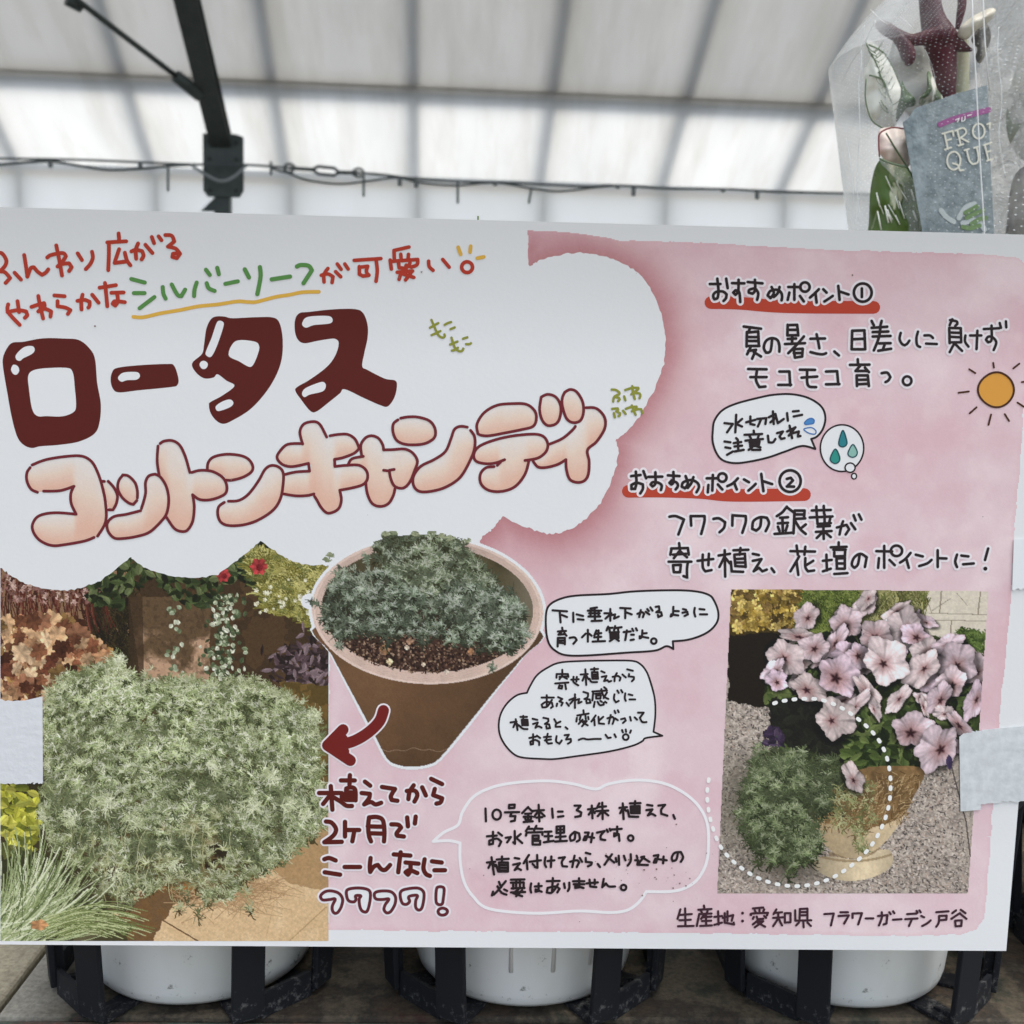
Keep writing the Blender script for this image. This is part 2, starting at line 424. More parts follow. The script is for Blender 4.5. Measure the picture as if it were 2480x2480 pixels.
def paint_bush():
    cv = Canvas(1, 1306, 797, 2279, 1.45); rs = cv.rs; a = cv
    cv.a[:] = C(62, 48, 34); n1 = cv.noise(60); n2 = cv.noise(18)
    cv.fill((n1 > .5)*.5, C(88, 68, 46))
    wall = cv.poly([(0, 1350), (310, 1350), (320, 1560), (200, 1600), (0, 1560)])
    cv.fill(wall*(.55+.4*n2), C(148, 118, 92))
    x, y = inside_pts(cv, [(200, 1440), (320, 1420), (320, 1620), (230, 1600)], 500, 3)
    cv.tufts(x, y, tone([(40, 36, 22), (58, 50, 32), (30, 26, 18)], 500, rs), 5, 22, 1.0, w=2)
    k = 120; xx = rs.rand(k)*260; cv.lines(xx, 1370+rs.rand(k)*40, xx+rs.randn(k)*18, 1450+rs.rand(k)*90, tone([(84, 42, 34), (60, 34, 28), (110, 66, 54)], k, rs), 2, .08)
    k = 160; cv.tufts(rs.rand(k)*240, 1390+rs.rand(k)*70, tone([(166, 136, 128), (128, 92, 86), (186, 162, 152), (100, 72, 64)], k, rs), 5, 6, math.pi, w=2)
    # stone pillar with dark damp marks
    pil = cv.poly([(312, 1445), (512, 1445), (505, 1670), (345, 1670)], 2)
    t = np.clip((cv.Y-1450)/200, 0, 1); n3 = cv.noise(46, 5)
    cv.fill(pil, C(92, 74, 54)); cv.fill(pil*np.clip((t+n3*1.3-1.1)*3.5, 0, 1)*.9, C(186, 154, 128))
    cv.fill(pil*(cv.noise(9, 2) > .62)*.3, C(50, 40, 30)); cv.fill(cv.poly([(310, 1440), (345, 1445), (350, 1670), (318, 1670)])*.75, C(58, 45, 32))
    # leaves across the top
    for i in range(700):
        x, y = rs.rand()*430+215, 1318+rs.rand()**1.4*150
        if y > 1445+40*math.sin(x*.03): continue
        cv.leaf(x, y, 9+rs.rand()*10, 5+rs.rand()*5, rs.rand()*6.28, tone([(36, 44, 26), (52, 64, 38), (70, 84, 50), (28, 32, 20), (96, 108, 72)], 1, rs)[0])
    x, y = inside_pts(cv, [(580, 1330), (797, 1340), (797, 1560), (720, 1500), (640, 1480)], 420, 5)
    cv.tufts(x, y, tone([(120, 116, 56), (150, 146, 84), (178, 174, 112), (86, 84, 40), (104, 110, 62)], 420, rs), 7, 24, 1.6, w=4)
    for i in range(30):
        cv.lobed(620+rs.rand()*170, 1395+rs.rand()*90, 3+rs.rand()*3.5, C(204, 202, 176), 5, .3)
    for fx, fy, r in ((541, 1393, 17), (627, 1372, 21), (470, 1338, 10)):
        cv.lobed(fx, fy, r, C(158, 58, 60), 6, .2); cv.lobed(fx+2, fy+2, r*.45, C(112, 34, 38), 5, .2)
    # pale trailing vine
    for i in range(260):
        y = 1440+rs.rand()*220; x = 548+rs.randn()*22-(y-1440)*.05
        cv.leaf(x, y, 4+rs.rand()*4.5, 3+rs.rand()*3, rs.rand()*6.28, tone([(120, 134, 104), (172, 182, 156), (74, 88, 62), (204, 208, 190), (54, 64, 44), (88, 102, 74)], 1, rs)[0], .2)
    for i in range(26):
        cv.leaf(418+rs.randn()*10, 1470+rs.rand()*180, 7, 5, rs.rand()*6, tone([(150, 164, 138), (196, 202, 182), (98, 110, 82)], 1, rs)[0])
    for i in range(260):
        cv.leaf(740+rs.randn()*44, 1612+rs.randn()*32, 8+rs.rand()*9, 3+rs.rand()*3, rs.rand()*6.28, tone([(58, 46, 48), (84, 68, 74), (40, 32, 32), (122, 106, 112)], 1, rs)[0])
    cv.fill(cv.poly([(676, 1650), (797, 1662), (797, 1960), (720, 1900)], 3), C(104, 84, 46)*1.0)
    cv.fill(cv.poly([(676, 1650), (797, 1662), (797, 1960), (720, 1900)])*(cv.noise(30) > .52)*.5, C(66, 56, 30))
    # orange leaves on the left
    for i in range(430):
        t = i/430; x = rs.rand()*270-10; y = 1500+rs.rand()*190
        if (x > 150 and y < 1480+(x-150)*1.0): continue
        if y < 1500 and rs.rand() < .5: continue
        cv.lobed(x, y, 13+rs.rand()*17, tone([(172, 132, 98), (190, 156, 120), (128, 84, 60), (92, 54, 40), (150, 106, 80), (198, 170, 138), (132, 104, 64), (74, 44, 32), (110, 70, 50)], 1, rs)[0]*(.75+.35*rs.rand()), 5, .32, .6+rs.rand()*.4, rs.rand()*3, rs.rand()*3)
    # ground
    g = cv.poly([(150, 2299), (330, 2130), (560, 2060), (700, 2000), (799, 1950), (799, 2299)], 3); n4 = cv.noise(40, 5)
    cv.fill(g, C(200, 174, 136)); cv.fill(g*np.clip((n4-.42)*3, 0, 1)*.5, C(216, 194, 158))
    cv.fill(cv.poly([(742, 1984), (797, 1996), (797, 2160), (700, 2140), (650, 2095)], 2)*.7, C(150, 120, 82))
    cv.fill(g*(cv.noise(3, 2)-.5)*.25, C(120, 96, 66))
    sh = cv.poly([(200, 2299), (310, 2190), (370, 2130), (560, 2090), (640, 2120), (560, 2170), (420, 2190), (360, 2299)], 5)
    cv.fill(sh*.82, C(82, 60, 36)); cv.fill(sh*(n2 > .5)*.4, C(120, 86, 50))
    k = 260; cv.lines(560+rs.randn(k)*70, 2150+rs.randn(k)*28, 560+rs.randn(k)*75, 2160+rs.randn(k)*32, tone([(168, 140, 104), (154, 126, 92), (180, 152, 116)], k, rs), 1)
    cv.lines(np.array([372.]), np.array([2215.]), np.array([480.]), np.array([2279.]), np.array([C(104, 80, 56)]), 4)
    cv.lines(np.array([700.]), np.array([2279.]), np.array([790.]), np.array([2196.]), np.array([C(168, 140, 102)]), 2)
    pot = cv.poly([(330, 1950), (520, 1950), (500, 2160), (350, 2150)], 4); cv.fill(pot*.85, C(142, 98, 54)); cv.fill(pot*(n1 > .5)*.5, C(84, 58, 32))
    cv.fill(cv.poly([(500, 2060), (540, 2058), (536, 2096), (498, 2100)], 2), C(34, 27, 20))
    cv.fill(cv.poly([(60, 1880), (330, 1900), (320, 2200), (60, 2279), (1, 2279), (1, 1950)], 6)*.8, C(54, 52, 34))
    # the silver bush
    B = catmull([(112, 1715), (140, 1655), (200, 1628), (268, 1612), (286, 1600), (305, 1630), (400, 1650), (470, 1658), (585, 1652), (645, 1668), (705, 1700), (752, 1722), (772, 1790), (764, 1880), (790, 1930), (778, 1990), (738, 2030), (706, 2062), (650, 2096), (590, 2130), (545, 2168), (500, 2166), (462, 2120), (415, 2118), (345, 2156), (290, 2162), (262, 2128), (200, 2088), (142, 2050), (112, 1990), (92, 1950), (118, 1900), (100, 1800)], True, 4)
    m = cv.poly(B, 5); cv.fill(m*.93, C(84, 94, 64))
    top = np.clip((cv.Y-1640)/420, 0, 1); big = cv.noise(58, 3); fine = cv.noise(17, 3)
    cv.fill(m*np.clip(top*1.2-.25+big*.6, 0, 1)*.75, C(60, 66, 42)); cv.fill(m*np.clip((top-.62)*3, 0, 1)*(big > .48)*.6, C(112, 84, 50))
    def light(x, y):
        j = np.clip(((y-cv.y0)/cv.cell).astype(int), 0, cv.H-1); i = np.clip(((x-cv.x0)/cv.cell).astype(int), 0, cv.W-1)
        return big[j, i]*.75+fine[j, i]*.75-.22-np.clip((y-1690)/420, 0, 1)*.36
    lum = lambda x, y: np.clip(light(x, y)*1.7-.02, 0, 1.1)
    cv.rosettes(B, 1500, 17, [(66, 74, 46), (52, 58, 36), (82, 88, 58), (74, 66, 42)], [(118, 130, 92), (132, 142, 104), (108, 120, 82)], [(184, 192, 164), (196, 202, 178), (172, 182, 150)], 31, lum, 5, 60)
    cv.rosettes(B, 1100, 15, [(74, 82, 52), (60, 68, 42)], [(128, 140, 102), (142, 152, 114), (116, 128, 90)], [(194, 201, 176), (206, 211, 190), (182, 191, 160)], 32, lum, 5, 60, .55)
    rim = catmull(B, True, 1); k = 520; q = rs.randint(0, len(B), k)
    cv.tufts(B[q, 0]+rs.randn(k)*9, B[q, 1]+rs.randn(k)*9, tone([(128, 138, 98), (156, 164, 128), (104, 114, 76), (180, 186, 156)], k, rs), 6, 14, 2.6)
    for sx, sy, R in ((286, 1604, 26), (272, 2110, 32), (760, 1735, 22), (325, 1985, 30), (255, 1945, 36), (610, 1955, 30), (470, 1990, 30), (700, 1950, 26), (540, 2130, 26), (420, 2090, 24), (660, 1880, 26), (520, 1860, 24), (170, 1985, 24), (740, 1970, 20)):
        k = 16; cv.tufts(sx+rs.randn(k)*R*.35, sy+rs.randn(k)*R*.35, tone([(184, 192, 160), (200, 206, 180), (156, 166, 128)], k, rs), 7, R*.55, 3.1)
    # the thin lower skirt: terracotta shows between hanging sprays
    gp2 = cv.noise(30, 4); cv.fill(cv.poly(catmull([(395, 1985), (450, 1965), (500, 1990), (540, 2060), (520, 2150), (420, 2160), (390, 2080)], True, 3), 12)*np.clip((gp2-.46)*3, 0, 1)*.6, C(122, 100, 66))
    cv.fill(cv.poly(catmull([(500, 2052), (545, 2050), (540, 2096), (498, 2104)], True, 3), 3)*.9, C(36, 28, 20))
    cv.rosettes([(140, 2040), (420, 2080), (640, 2060), (600, 2190), (460, 2215), (240, 2180)], 75, 17, [(84, 74, 46), (70, 62, 40)], [(122, 130, 92), (136, 142, 104), (108, 116, 78)], [(178, 184, 152), (190, 195, 168)], 71, lambda x, y: np.clip(.75-np.clip((y-2060)/300, 0, .4)+rs.randn(len(x))*.1, 0, 1), 10, 14, .5)
    cv.rosettes([(400, 1960), (540, 1960), (530, 2160), (400, 2160)], 34, 16, [(96, 78, 48), (80, 66, 42)], [(128, 134, 94), (142, 148, 108)], [(186, 190, 158)], 72, None, 6, 10, .3)
    k = 40; x = 180+rs.rand(k)*420; y = 1990+rs.rand(k)*130; cv.lines(x, y, x+rs.randn(k)*14, y+30+rs.rand(k)*50, tone([(176, 178, 140), (150, 152, 112)], k, rs), 1, .1)
    # lower left leaves and grass
    for i in range(120):
        cv.leaf(-5+rs.rand()*92, 1898+rs.rand()*170, 12+rs.rand()*10, 6+rs.rand()*5, rs.rand()*6.28, tone([(196, 196, 76), (210, 208, 96), (158, 162, 58), (112, 120, 46), (180, 184, 84)], 1, rs)[0]*(.7+.35*rs.rand()))
    cv.fill(cv.poly([(1, 2040), (110, 2070), (230, 2180), (320, 2240), (300, 2299), (-9, 2299), (-9, 2040)], 5)*.75, C(52, 56, 36))
    for k, w in ((240, 2), (150, 1), (40, 4)):
        x = rs.rand(k)*90-30; y = 2300-rs.rand(k)*90; an = -.1-rs.rand(k)**.9*1.35+rs.randn(k)*.15; L = 60+rs.rand(k)**1.5*210
        cv.lines(x, y, x+np.cos(an)*L, y+np.sin(an)*L*.9, tone([(126, 140, 96), (168, 180, 140), (200, 208, 180), (90, 104, 66), (150, 164, 120)], k, rs), w, .07)
    k = 90; x = 100+rs.rand(k)*60; y = 2215+rs.rand(k)*60; L = 90+rs.rand(k)*130
    cv.lines(x, y, x+L, y-10+rs.randn(k)*16, tone([(126, 140, 90), (176, 186, 140), (104, 116, 70)], k, rs), 2, -.10)
    cv.lobed(95, 2240, 22, C(176, 132, 92), 5, .2, .6)
    cv.a = np.clip(cv.a, 0, 1); cv.shade(.93+.14*cv.noise(5, 2))
    return cv

def paint_pot():
    cv = Canvas(722, 1286, 1330, 1872, 1.7); rs = cv.rs; T = np.array([720, 1260.]); sc = .33126
    px = lambda P: np.array(P, float)*sc+T
    cv.a[:] = WHITE
    u = (cv.X-720)/sc; v = (cv.Y-1260)/sc
    th = .03; du, dv = u-952, v-662; uu = du*math.cos(th)+dv*math.sin(th); vv = -du*math.sin(th)+dv*math.cos(th)
    E = lambda rx, ry, oy=0: np.hypot(uu/rx, (vv-oy)/ry)
    body = catmull([(150, 760), (250, 980), (420, 1300), (560, 1560), (655, 1740), (740, 1790), (850, 1802), (960, 1785), (1045, 1735), (1240, 1500), (1450, 1240), (1640, 1010), (1770, 800), (1000, 600)], True, 4)
    def grow(P, d):
        P = np.array(P); c = P.mean(0); q = P-c; return c+q*(1+d/np.linalg.norm(q, axis=1)[:, None])
    outer = (E(872, 562) < 1) | cv.poly(px(grow(body, 24)))
    nub = np.hypot(u-82, v-592) < 58; nub |= np.hypot(u-250, v-300) < 40
    mask = outer | nub
    bm = cv.poly(px(body)); n1 = cv.noise(40, 5); n2 = cv.noise(7, 3)
    tone_ = C(104, 78, 56)*(1-.22*np.clip((u-600)/1000, 0, 1))[..., None]*(.92+.16*n1)[..., None]*(.96+.08*n2)[..., None]
    cv.a = np.where(bm[..., None], tone_*(1-.18*np.clip((v-1400)/500, 0, 1))[..., None], cv.a)
    crack = bm & (np.abs(v-(1678+8*np.sin(u*.02)+6*np.sin(u*.05))) < 3); cv.fill(crack*.6, C(150, 128, 108))
    rim = E(846, 536) < 1; n3 = cv.noise(26, 4)
    an = np.arctan2(vv, uu)
    rc = C(204, 182, 172)*(.9+.14*n3)[..., None]*(1-.10*np.clip(-np.sin(an), 0, 1))[..., None]
    cv.a = np.where(rim[..., None], rc, cv.a); cv.fill(rim*(E(846, 536) > .97)*.5, C(226, 210, 202))
    streak = np.abs(((E(846, 536)*34+n3*3) % 1)-.5) < .08; cv.fill(rim*streak*.3, C(160, 128, 116))
    inn = E(772, 462, -14) < 1
    cv.a = np.where(inn[..., None], (C(72, 66, 48)*(.8+.4*n1)[..., None]), cv.a)
    cv.fill(inn*np.clip((uu-520)/200, 0, 1)*.75, C(120, 114, 100))
    soil = inn & (np.hypot(uu/700, (vv-70)/390) < 1)
    cv.a = np.where(soil[..., None], C(58, 42, 36)*(.55+.9*cv.noise(6, 3))[..., None], cv.a)
    k = 1500; x = 360+rs.rand(k)*1150; y = 760+rs.rand(k)*380; ok = np.hypot((x-950)/700, (y-720)/400) < 1; x, y = x[ok], y[ok]
    for i in range(len(x)):
        cv.leaf(720+x[i]*sc, 1260+y[i]*sc, 1.8+rs.rand()*2.6, 1.4+rs.rand()*1.6, rs.rand()*6, tone([(112, 88, 74), (34, 24, 22), (84, 62, 52), (150, 128, 108), (30, 22, 20)], 1, rs)[0])
    for x, y, r, c in ((640, 945, 13, (146, 112, 84)), (676, 1034, 8, (214, 196, 160)), (800, 930, 6, (200, 186, 170)), (922, 1055, 5, (206, 190, 170)), (1090, 1108, 6, (190, 180, 168)), (820, 885, 8, (150, 120, 100)), (1270, 960, 8, (150, 112, 84)), (940, 860, 5, (190, 176, 160))):
        cv.lobed(720+x*sc, 1260+y*sc, r, C(*c), 4, .15)
    clumps = [catmull(P, True, 3) for P in (
        [(600, 130), (880, 95), (1180, 160), (1330, 320), (1420, 430), (1280, 500), (1050, 480), (900, 480), (700, 420), (620, 300)],
        [(220, 480), (360, 400), (560, 380), (760, 440), (900, 560), (960, 600), (860, 680), (900, 760), (780, 800), (560, 790), (430, 850), (300, 860), (220, 740), (190, 600)],
        [(1050, 530), (1200, 500), (1380, 520), (1560, 560), (1630, 660), (1650, 800), (1620, 900), (1500, 950), (1340, 900), (1220, 840), (1080, 740), (1030, 640)],
        [(620, 420), (900, 380), (1300, 420), (1500, 560), (1300, 620), (1060, 620), (900, 560), (720, 520)])]
    clumps = [clumps[0], clumps[3], clumps[1], clumps[2], catmull([(640, 600), (900, 560), (1120, 600), (1240, 820), (1180, 900), (1000, 860), (820, 880), (620, 840)], True, 3)]
    gate = cv.noise(22, 3)
    lum = lambda x, y: np.clip((gate[np.clip(((y-cv.y0)/cv.cell).astype(int), 0, cv.H-1), np.clip(((x-cv.x0)/cv.cell).astype(int), 0, cv.W-1)]-.30)*2.0, 0, 1)
    for ci, Q in enumerate(clumps):
        thin = ci == 4
        if not thin: cv.fill(cv.poly(px(Q), 5)*.75, C(42, 42, 33))
        y_ = (0, 0, 0) if ci > 1 else (3, 2, -4)
        pal = lambda L_: [tuple(np.clip(np.array(c)+y_, 0, 255)) for c in L_]
        A_ = (46, 190, 150, 170, 40)[ci] if thin else (0, 160, 130, 230, 190)[ci] or 190
        cv.rosettes(px(Q), A_, 15, pal([(48, 52, 40), (38, 40, 31), (58, 62, 50)]), pal([(92, 106, 88), (104, 116, 98), (82, 94, 76)]), pal([(150, 162, 148), (164, 173, 162), (134, 147, 128)]), 50+ci, lum, 7 if not thin else 16, 20)
        cv.rosettes(px(Q), int(A_*.7), 12, pal([(54, 58, 46), (44, 48, 36)]), pal([(100, 114, 96), (112, 124, 106)]), pal([(160, 170, 158), (172, 180, 170)]), 60+ci, lum, 8, 20, .6)
    for x0, y0, x1, y1 in ((300, 330, 480, 490), (500, 250, 545, 480), (640, 230, 820, 330), (90, 590, 230, 660), (300, 900, 330, 940), (1420, 1060, 1430, 1115), (380, 330, 560, 520)):
        P0 = px([(x0, y0)])[0]; P1 = px([(x1, y1)])[0]
        cv.lines([P0[0]], [P0[1]], [P1[0]], [P1[1]], [C(120, 126, 108)], 2); k = 9; t = rs.rand(k)*.6
        cv.tufts(P0[0]+(P1[0]-P0[0])*t, P0[1]+(P1[1]-P0[1])*t, tone([(96, 108, 90), (140, 150, 134), (70, 78, 66)], k, rs), 6, 11, 3)
    for x, y in ((240, 265), (210, 300), (985, 90), (1245, 160), (1115, 140), (1060, 125), (700, 100), (645, 110), (860, 110)):
        P0 = px([(x, y)])[0]; cv.tufts([P0[0]]*3, [P0[1]]*3, tone([(112, 122, 96), (140, 148, 120)], 3, rs), 6, 12, 1.6, w=2)
        mask |= np.hypot(cv.X-P0[0], cv.Y-P0[1]) < 12
    return cv, mask

def paint_petunia():
    cv = Canvas(1734, 1424, 2397, 2167, 1.7); rs = cv.rs; sc = .41408
    f = lambda x, y: (1680+x*sc, 1400+y*sc)
    px = lambda P: np.array(P, float)*sc+[1680, 1400]
    quad = [(1770, 1426), (2395, 1431), (2345, 2165), (1736, 2165)]
    mask = cv.poly(quad)
    u = (cv.X-1680)/sc; v = (cv.Y-1400)/sc
    # gravel
    g = cv.noise(5, 3, .8); g2 = cv.noise(60, 3); base = C(158, 150, 143)
    cv.a[:] = base*(.62+.75*g)[..., None]*(.86+.26*g2)[..., None]
    k = 9000; x = 1736+rs.rand(k)*660; y = 1700+rs.rand(k)*466; an = rs.rand(k)*6.28; L = 2+rs.rand(k)*5
    cv.lines(x, y, x+np.cos(an)*L, y+np.sin(an)*L, tone([(96, 90, 86), (120, 112, 106), (198, 190, 182), (150, 142, 134), (72, 68, 66), (184, 176, 166), (166, 150, 138)], k, rs), 2)
    cv.fill(cv.poly(px([(1500, 1040), (1560, 1370), (1620, 1800), (1750, 1800), (1700, 900)]))*.55, C(168, 160, 150))
    cv.lines([f(1500, 1080)[0], f(1590, 1420)[0]], [f(1500, 1080)[1], f(1590, 1420)[1]], [f(1590, 1420)[0], f(1625, 1700)[0]], [f(1590, 1420)[1], f(1625, 1700)[1]], [C(84, 78, 76)]*2, 4)
    cv.fill(np.clip(1-np.hypot((u-430)/420, (v-1330)/420), 0, 1)*.95, C(66, 66, 54)); cv.fill(np.clip(1-np.hypot((u-560)/330, (v-1690)/150), 0, 1)*.9, C(72, 68, 60))
    # paved wall, top right
    w = cv.poly(px([(1300, 60), (1740, 60), (1740, 430), (1380, 330)])); cv.fill(w, C(206, 201, 188)*1.0); cv.fill(w*cv.noise(30)*.25, C(180, 172, 156))
    for a, b, c, d, t in ((1380, 205, 1740, 215, 2), (1390, 245, 1740, 252, 2), (1448, 60, 1436, 205, 2), (1678, 60, 1660, 210, 2), (1505, 250, 1500, 340, 2), (1340, 60, 1390, 200, 1), (1540, 90, 1600, 160, 1), (1395, 190, 1500, 120, 1)):
        p, q = f(a, b), f(c, d); cv.lines([p[0]], [p[1]], [q[0]], [q[1]], [C(140, 132, 118)], t)
    # dark corner, yellow shrub, green hedge
    cv.fill(cv.poly(px([(200, 240), (560, 240), (560, 700), (440, 760), (200, 720)]), 4), C(30, 26, 20))
    cv.fill(cv.poly(px([(200, 50), (700, 50), (660, 320), (200, 330)]), 4), C(58, 48, 24))
    for i in range(330):
        p = f(210+rs.rand()*460, 60+rs.rand()*240*(1 if rs.rand() < .8 else .5)); cv.lobed(*p, 6+rs.rand()*10, tone([(180, 156, 84), (150, 126, 58), (204, 180, 108), (112, 92, 42), (128, 104, 60), (84, 70, 36)], 1, rs)[0]*(.7+.4*rs.rand()), 4, .45, .7, rs.rand()*3, rs.rand()*3)
    cv.fill(cv.poly(px([(660, 50), (1380, 50), (1300, 330), (620, 340)]), 3), C(60, 70, 34))
    x, y = inside_pts(cv, px([(640, 60), (1040, 60), (1040, 340), (600, 320)]), 700, 8); cv.tufts(x, y, tone([(78, 92, 42), (100, 114, 56), (54, 66, 30), (120, 132, 72)], 700, rs), 6, 12, 3)
    x, y = inside_pts(cv, px([(1000, 60), (1370, 60), (1300, 320), (980, 300)]), 260, 9); cv.tufts(x, y, tone([(128, 128, 84), (100, 106, 60), (152, 150, 104), (76, 78, 44)], 260, rs), 5, 26, .7, w=2)
    x, y = inside_pts(cv, px([(1540, 300), (1720, 320), (1720, 430), (1560, 420)]), 160, 10); cv.tufts(x, y, tone([(72, 92, 46), (98, 118, 62), (50, 66, 32)], 160, rs), 6, 9, 2, w=2)
    # foliage of the planting
    fol = catmull([(420, 560), (600, 380), (900, 330), (1300, 350), (1640, 420), (1720, 700), (1660, 900), (1480, 1050), (1330, 1120), (1180, 1160), (900, 1100), (700, 1120), (520, 1000), (440, 760)], True, 4)
    m = cv.poly(px(fol), 3); cv.fill(m, C(34, 42, 24)); x, y = inside_pts(cv, px(fol), 900, 12)
    for i in range(900): cv.leaf(x[i], y[i], 12+rs.rand()*13, 6+rs.rand()*6, rs.rand()*6.28, tone([(40, 52, 28), (56, 70, 38), (72, 88, 48), (28, 36, 20), (92, 106, 62)], 1, rs)[0])
    cv.fill(cv.poly(px([(440, 700), (760, 700), (860, 900), (900, 1080), (700, 1090), (560, 980), (450, 900)]), 5)*.85, C(26, 26, 26))
    # urn
    urn = catmull([(700, 1330), (712, 1450), (745, 1530), (800, 1590), (860, 1630), (960, 1640), (1030, 1625), (1090, 1570), (1140, 1520), (1215, 1420), (1275, 1300), (1345, 1120), (1100, 1100), (820, 1130), (740, 1200)], True, 5)
    sh = np.clip((u-700)/560, 0, 1); n5 = cv.noise(22, 4)
    um = cv.poly(px(urn)); cv.a = np.where(um[..., None], (C(150, 134, 106)*(1-sh)[..., None]+C(214, 196, 164)*sh[..., None])*(.88+.24*n5)[..., None], cv.a)
    coir = um & (v < 1465+((u-960)/330)**2*-110); cv.a = np.where(coir[..., None], C(122, 98, 66)*(.6+.7*n5)[..., None], cv.a)
    k = 600; x, y = inside_pts(cv, px([(720, 1150), (1330, 1140), (1260, 1400), (1050, 1460), (760, 1460)]), k, 14)
    an = rs.randn(k)*.5+2.3; cv.lines(x, y, x+np.cos(an)*14, y+np.sin(an)*14, tone([(150, 126, 90), (84, 64, 40), (176, 154, 116), (104, 82, 54)], k, rs), 1)
    foot = catmull([(688, 1655), (740, 1632), (820, 1628), (940, 1645), (1040, 1618), (1080, 1590), (1140, 1590), (1165, 1630), (1150, 1690), (1060, 1745), (930, 1772), (815, 1757), (730, 1715)], True, 5)
    cv.fill(cv.poly(px(catmull([(800, 1600), (960, 1650), (1085, 1575), (1075, 1625), (950, 1672), (810, 1640)], True, 3)))*.6, C(120, 100, 72))
    fm = cv.poly(px(foot)); cv.a = np.where(fm[..., None], (C(222, 206, 174)*(1.0-.30*np.abs((u-1000)/260))[..., None])*(.92+.14*n5)[..., None], cv.a)
    cv.fill(fm*(np.abs(v-(1655-((u-930)/230)**2*40)) < 7)*.5, C(110, 90, 62))
    cv.fill(cv.poly(px(catmull([(700, 1730), (900, 1790), (1090, 1760), (1130, 1710), (1080, 1765), (930, 1785), (800, 1775)], True, 3)))*.5, C(70, 62, 54))
    # trailing silver plant
    tr = catmull([(380, 1020), (560, 1010), (760, 1080), (870, 1150), (860, 1260), (760, 1330), (700, 1420), (740, 1580), (690, 1640), (560, 1660), (430, 1620), (330, 1500), (300, 1330), (330, 1150)], True, 4)
    cv.fill(cv.poly(px(tr), 5)*.8, C(58, 66, 44))
    gate = cv.noise(34, 3)
    lum = lambda x, y: np.clip((gate[np.clip(((y-cv.y0)/cv.cell).astype(int), 0, cv.H-1), np.clip(((x-cv.x0)/cv.cell).astype(int), 0, cv.W-1)]-.30)*2.0-np.clip((x-1960)/100, 0, 1)*.3, 0, .9)
    cv.rosettes(px(tr), 300, 19, [(46, 54, 36), (38, 44, 28), (60, 64, 44)], [(80, 94, 62), (92, 104, 74), (72, 84, 54)], [(136, 148, 116), (148, 158, 130), (122, 136, 100)], 41, lum, 13, 24)
    cv.rosettes(px(tr), 200, 16, [(54, 62, 42), (44, 52, 34)], [(88, 102, 70), (100, 112, 82)], [(148, 158, 128), (132, 144, 110)], 42, lum, 12, 24, .6)
    for k, P in ((80, [(820, 1200), (1040, 1180), (1080, 1420), (980, 1500), (820, 1450)]), (26, [(930, 1440), (1000, 1440), (1010, 1590), (950, 1590)])):
        x, y = inside_pts(cv, px(P), k, 21+k); cv.tufts(x, y, tone([(132, 138, 96), (160, 164, 124), (98, 104, 66), (110, 92, 62)], k, rs), 6, 16, 3)
    for i in range(30):
        p = f(420+rs.rand()*100, 880+rs.rand()*90); cv.leaf(*p, 12, 6, rs.rand()*6, tone([(58, 46, 70), (74, 62, 84), (40, 34, 50)], 1, rs)[0])
    for i in range(60):
        p = f(880+rs.rand()*190, 930+rs.rand()*170); cv.leaf(*p, 13+rs.rand()*8, 6+rs.rand()*4, rs.rand()*1.2-.6, tone([(50, 64, 34), (72, 88, 46), (36, 48, 26), (96, 112, 64)], 1, rs)[0])
    fl = [(1015, 120, 72, .6, .3), (660, 225, 84, .8, .4), (910, 270, 84, 1.1, .2), (1180, 190, 86, .7, .5), (1350, 262, 70, .7, .1), (1215, 285, 112, .85, .2), (625, 335, 108, .8, .3), (1290, 330, 80, .8, 0), (1070, 330, 92, .9, .4), (820, 375, 104, .8, .2), (1370, 420, 96, .8, .2), (700, 412, 84, .8, .3), (1500, 400, 86, .7, .1), (890, 435, 84, .8, 0), (960, 460, 80, .8, 0), (530, 465, 116, .85, .4), (1660, 520, 92, .9, .1), (1545, 490, 118, .95, .1), (1330, 528, 112, .8, .5), (470, 560, 74, .8, 0), (490, 610, 62, .9, -.1), (1130, 475, 130, .95, .2), (1500, 610, 104, .8, .3), (1430, 690, 98, .8, .1), (685, 632, 112, .85, .6), (850, 555, 132, .9, 0), (1470, 780, 70, .6, .2), (1650, 720, 120, .95, .1), (1015, 660, 118, .75, .3), (1060, 745, 80, .7, .3), (960, 740, 100, .7, .4), (1200, 730, 100, .8, .2), (1570, 865, 100, .8, .2), (1530, 980, 62, .8, 0), (840, 810, 118, .95, .4), (1280, 885, 120, .85, .1), (1405, 992, 132, .9, 0), (935, 1165, 82, 1.0, .6)]
    ext = []
    for i in range(26):
        a_ = rs.rand()*6.28; e_ = math.sqrt(rs.rand()); ext.append((1060+e_*560*math.cos(a_), 470+e_*330*math.sin(a_), 52+rs.rand()*34, .7, rs.rand()*.4))
    fl = [f_ for f_ in ext if f_[1] < 860-(1300-f_[0])*.25 and not (f_[0] < 560 and f_[1] < 300)]+fl
    for i, (x, y, r, sq, wm) in enumerate(fl):
        cv.petunia(*f(x+rs.randn()*8, y+rs.randn()*8), r*sc*(1.08+.2*rs.rand()), sq*((.72+.36*rs.rand()) if rs.rand() < .68 else .42+.2*rs.rand()), rs.rand()*2.6-1.3, rs.rand()*3, (.80+.23*rs.rand()), wm)
    cv.leaf(*f(1495, 1080), 20, 8, 1.5, C(62, 52, 84))
    cv.shade(.94+.12*cv.noise(5, 2))
    return cv, mask

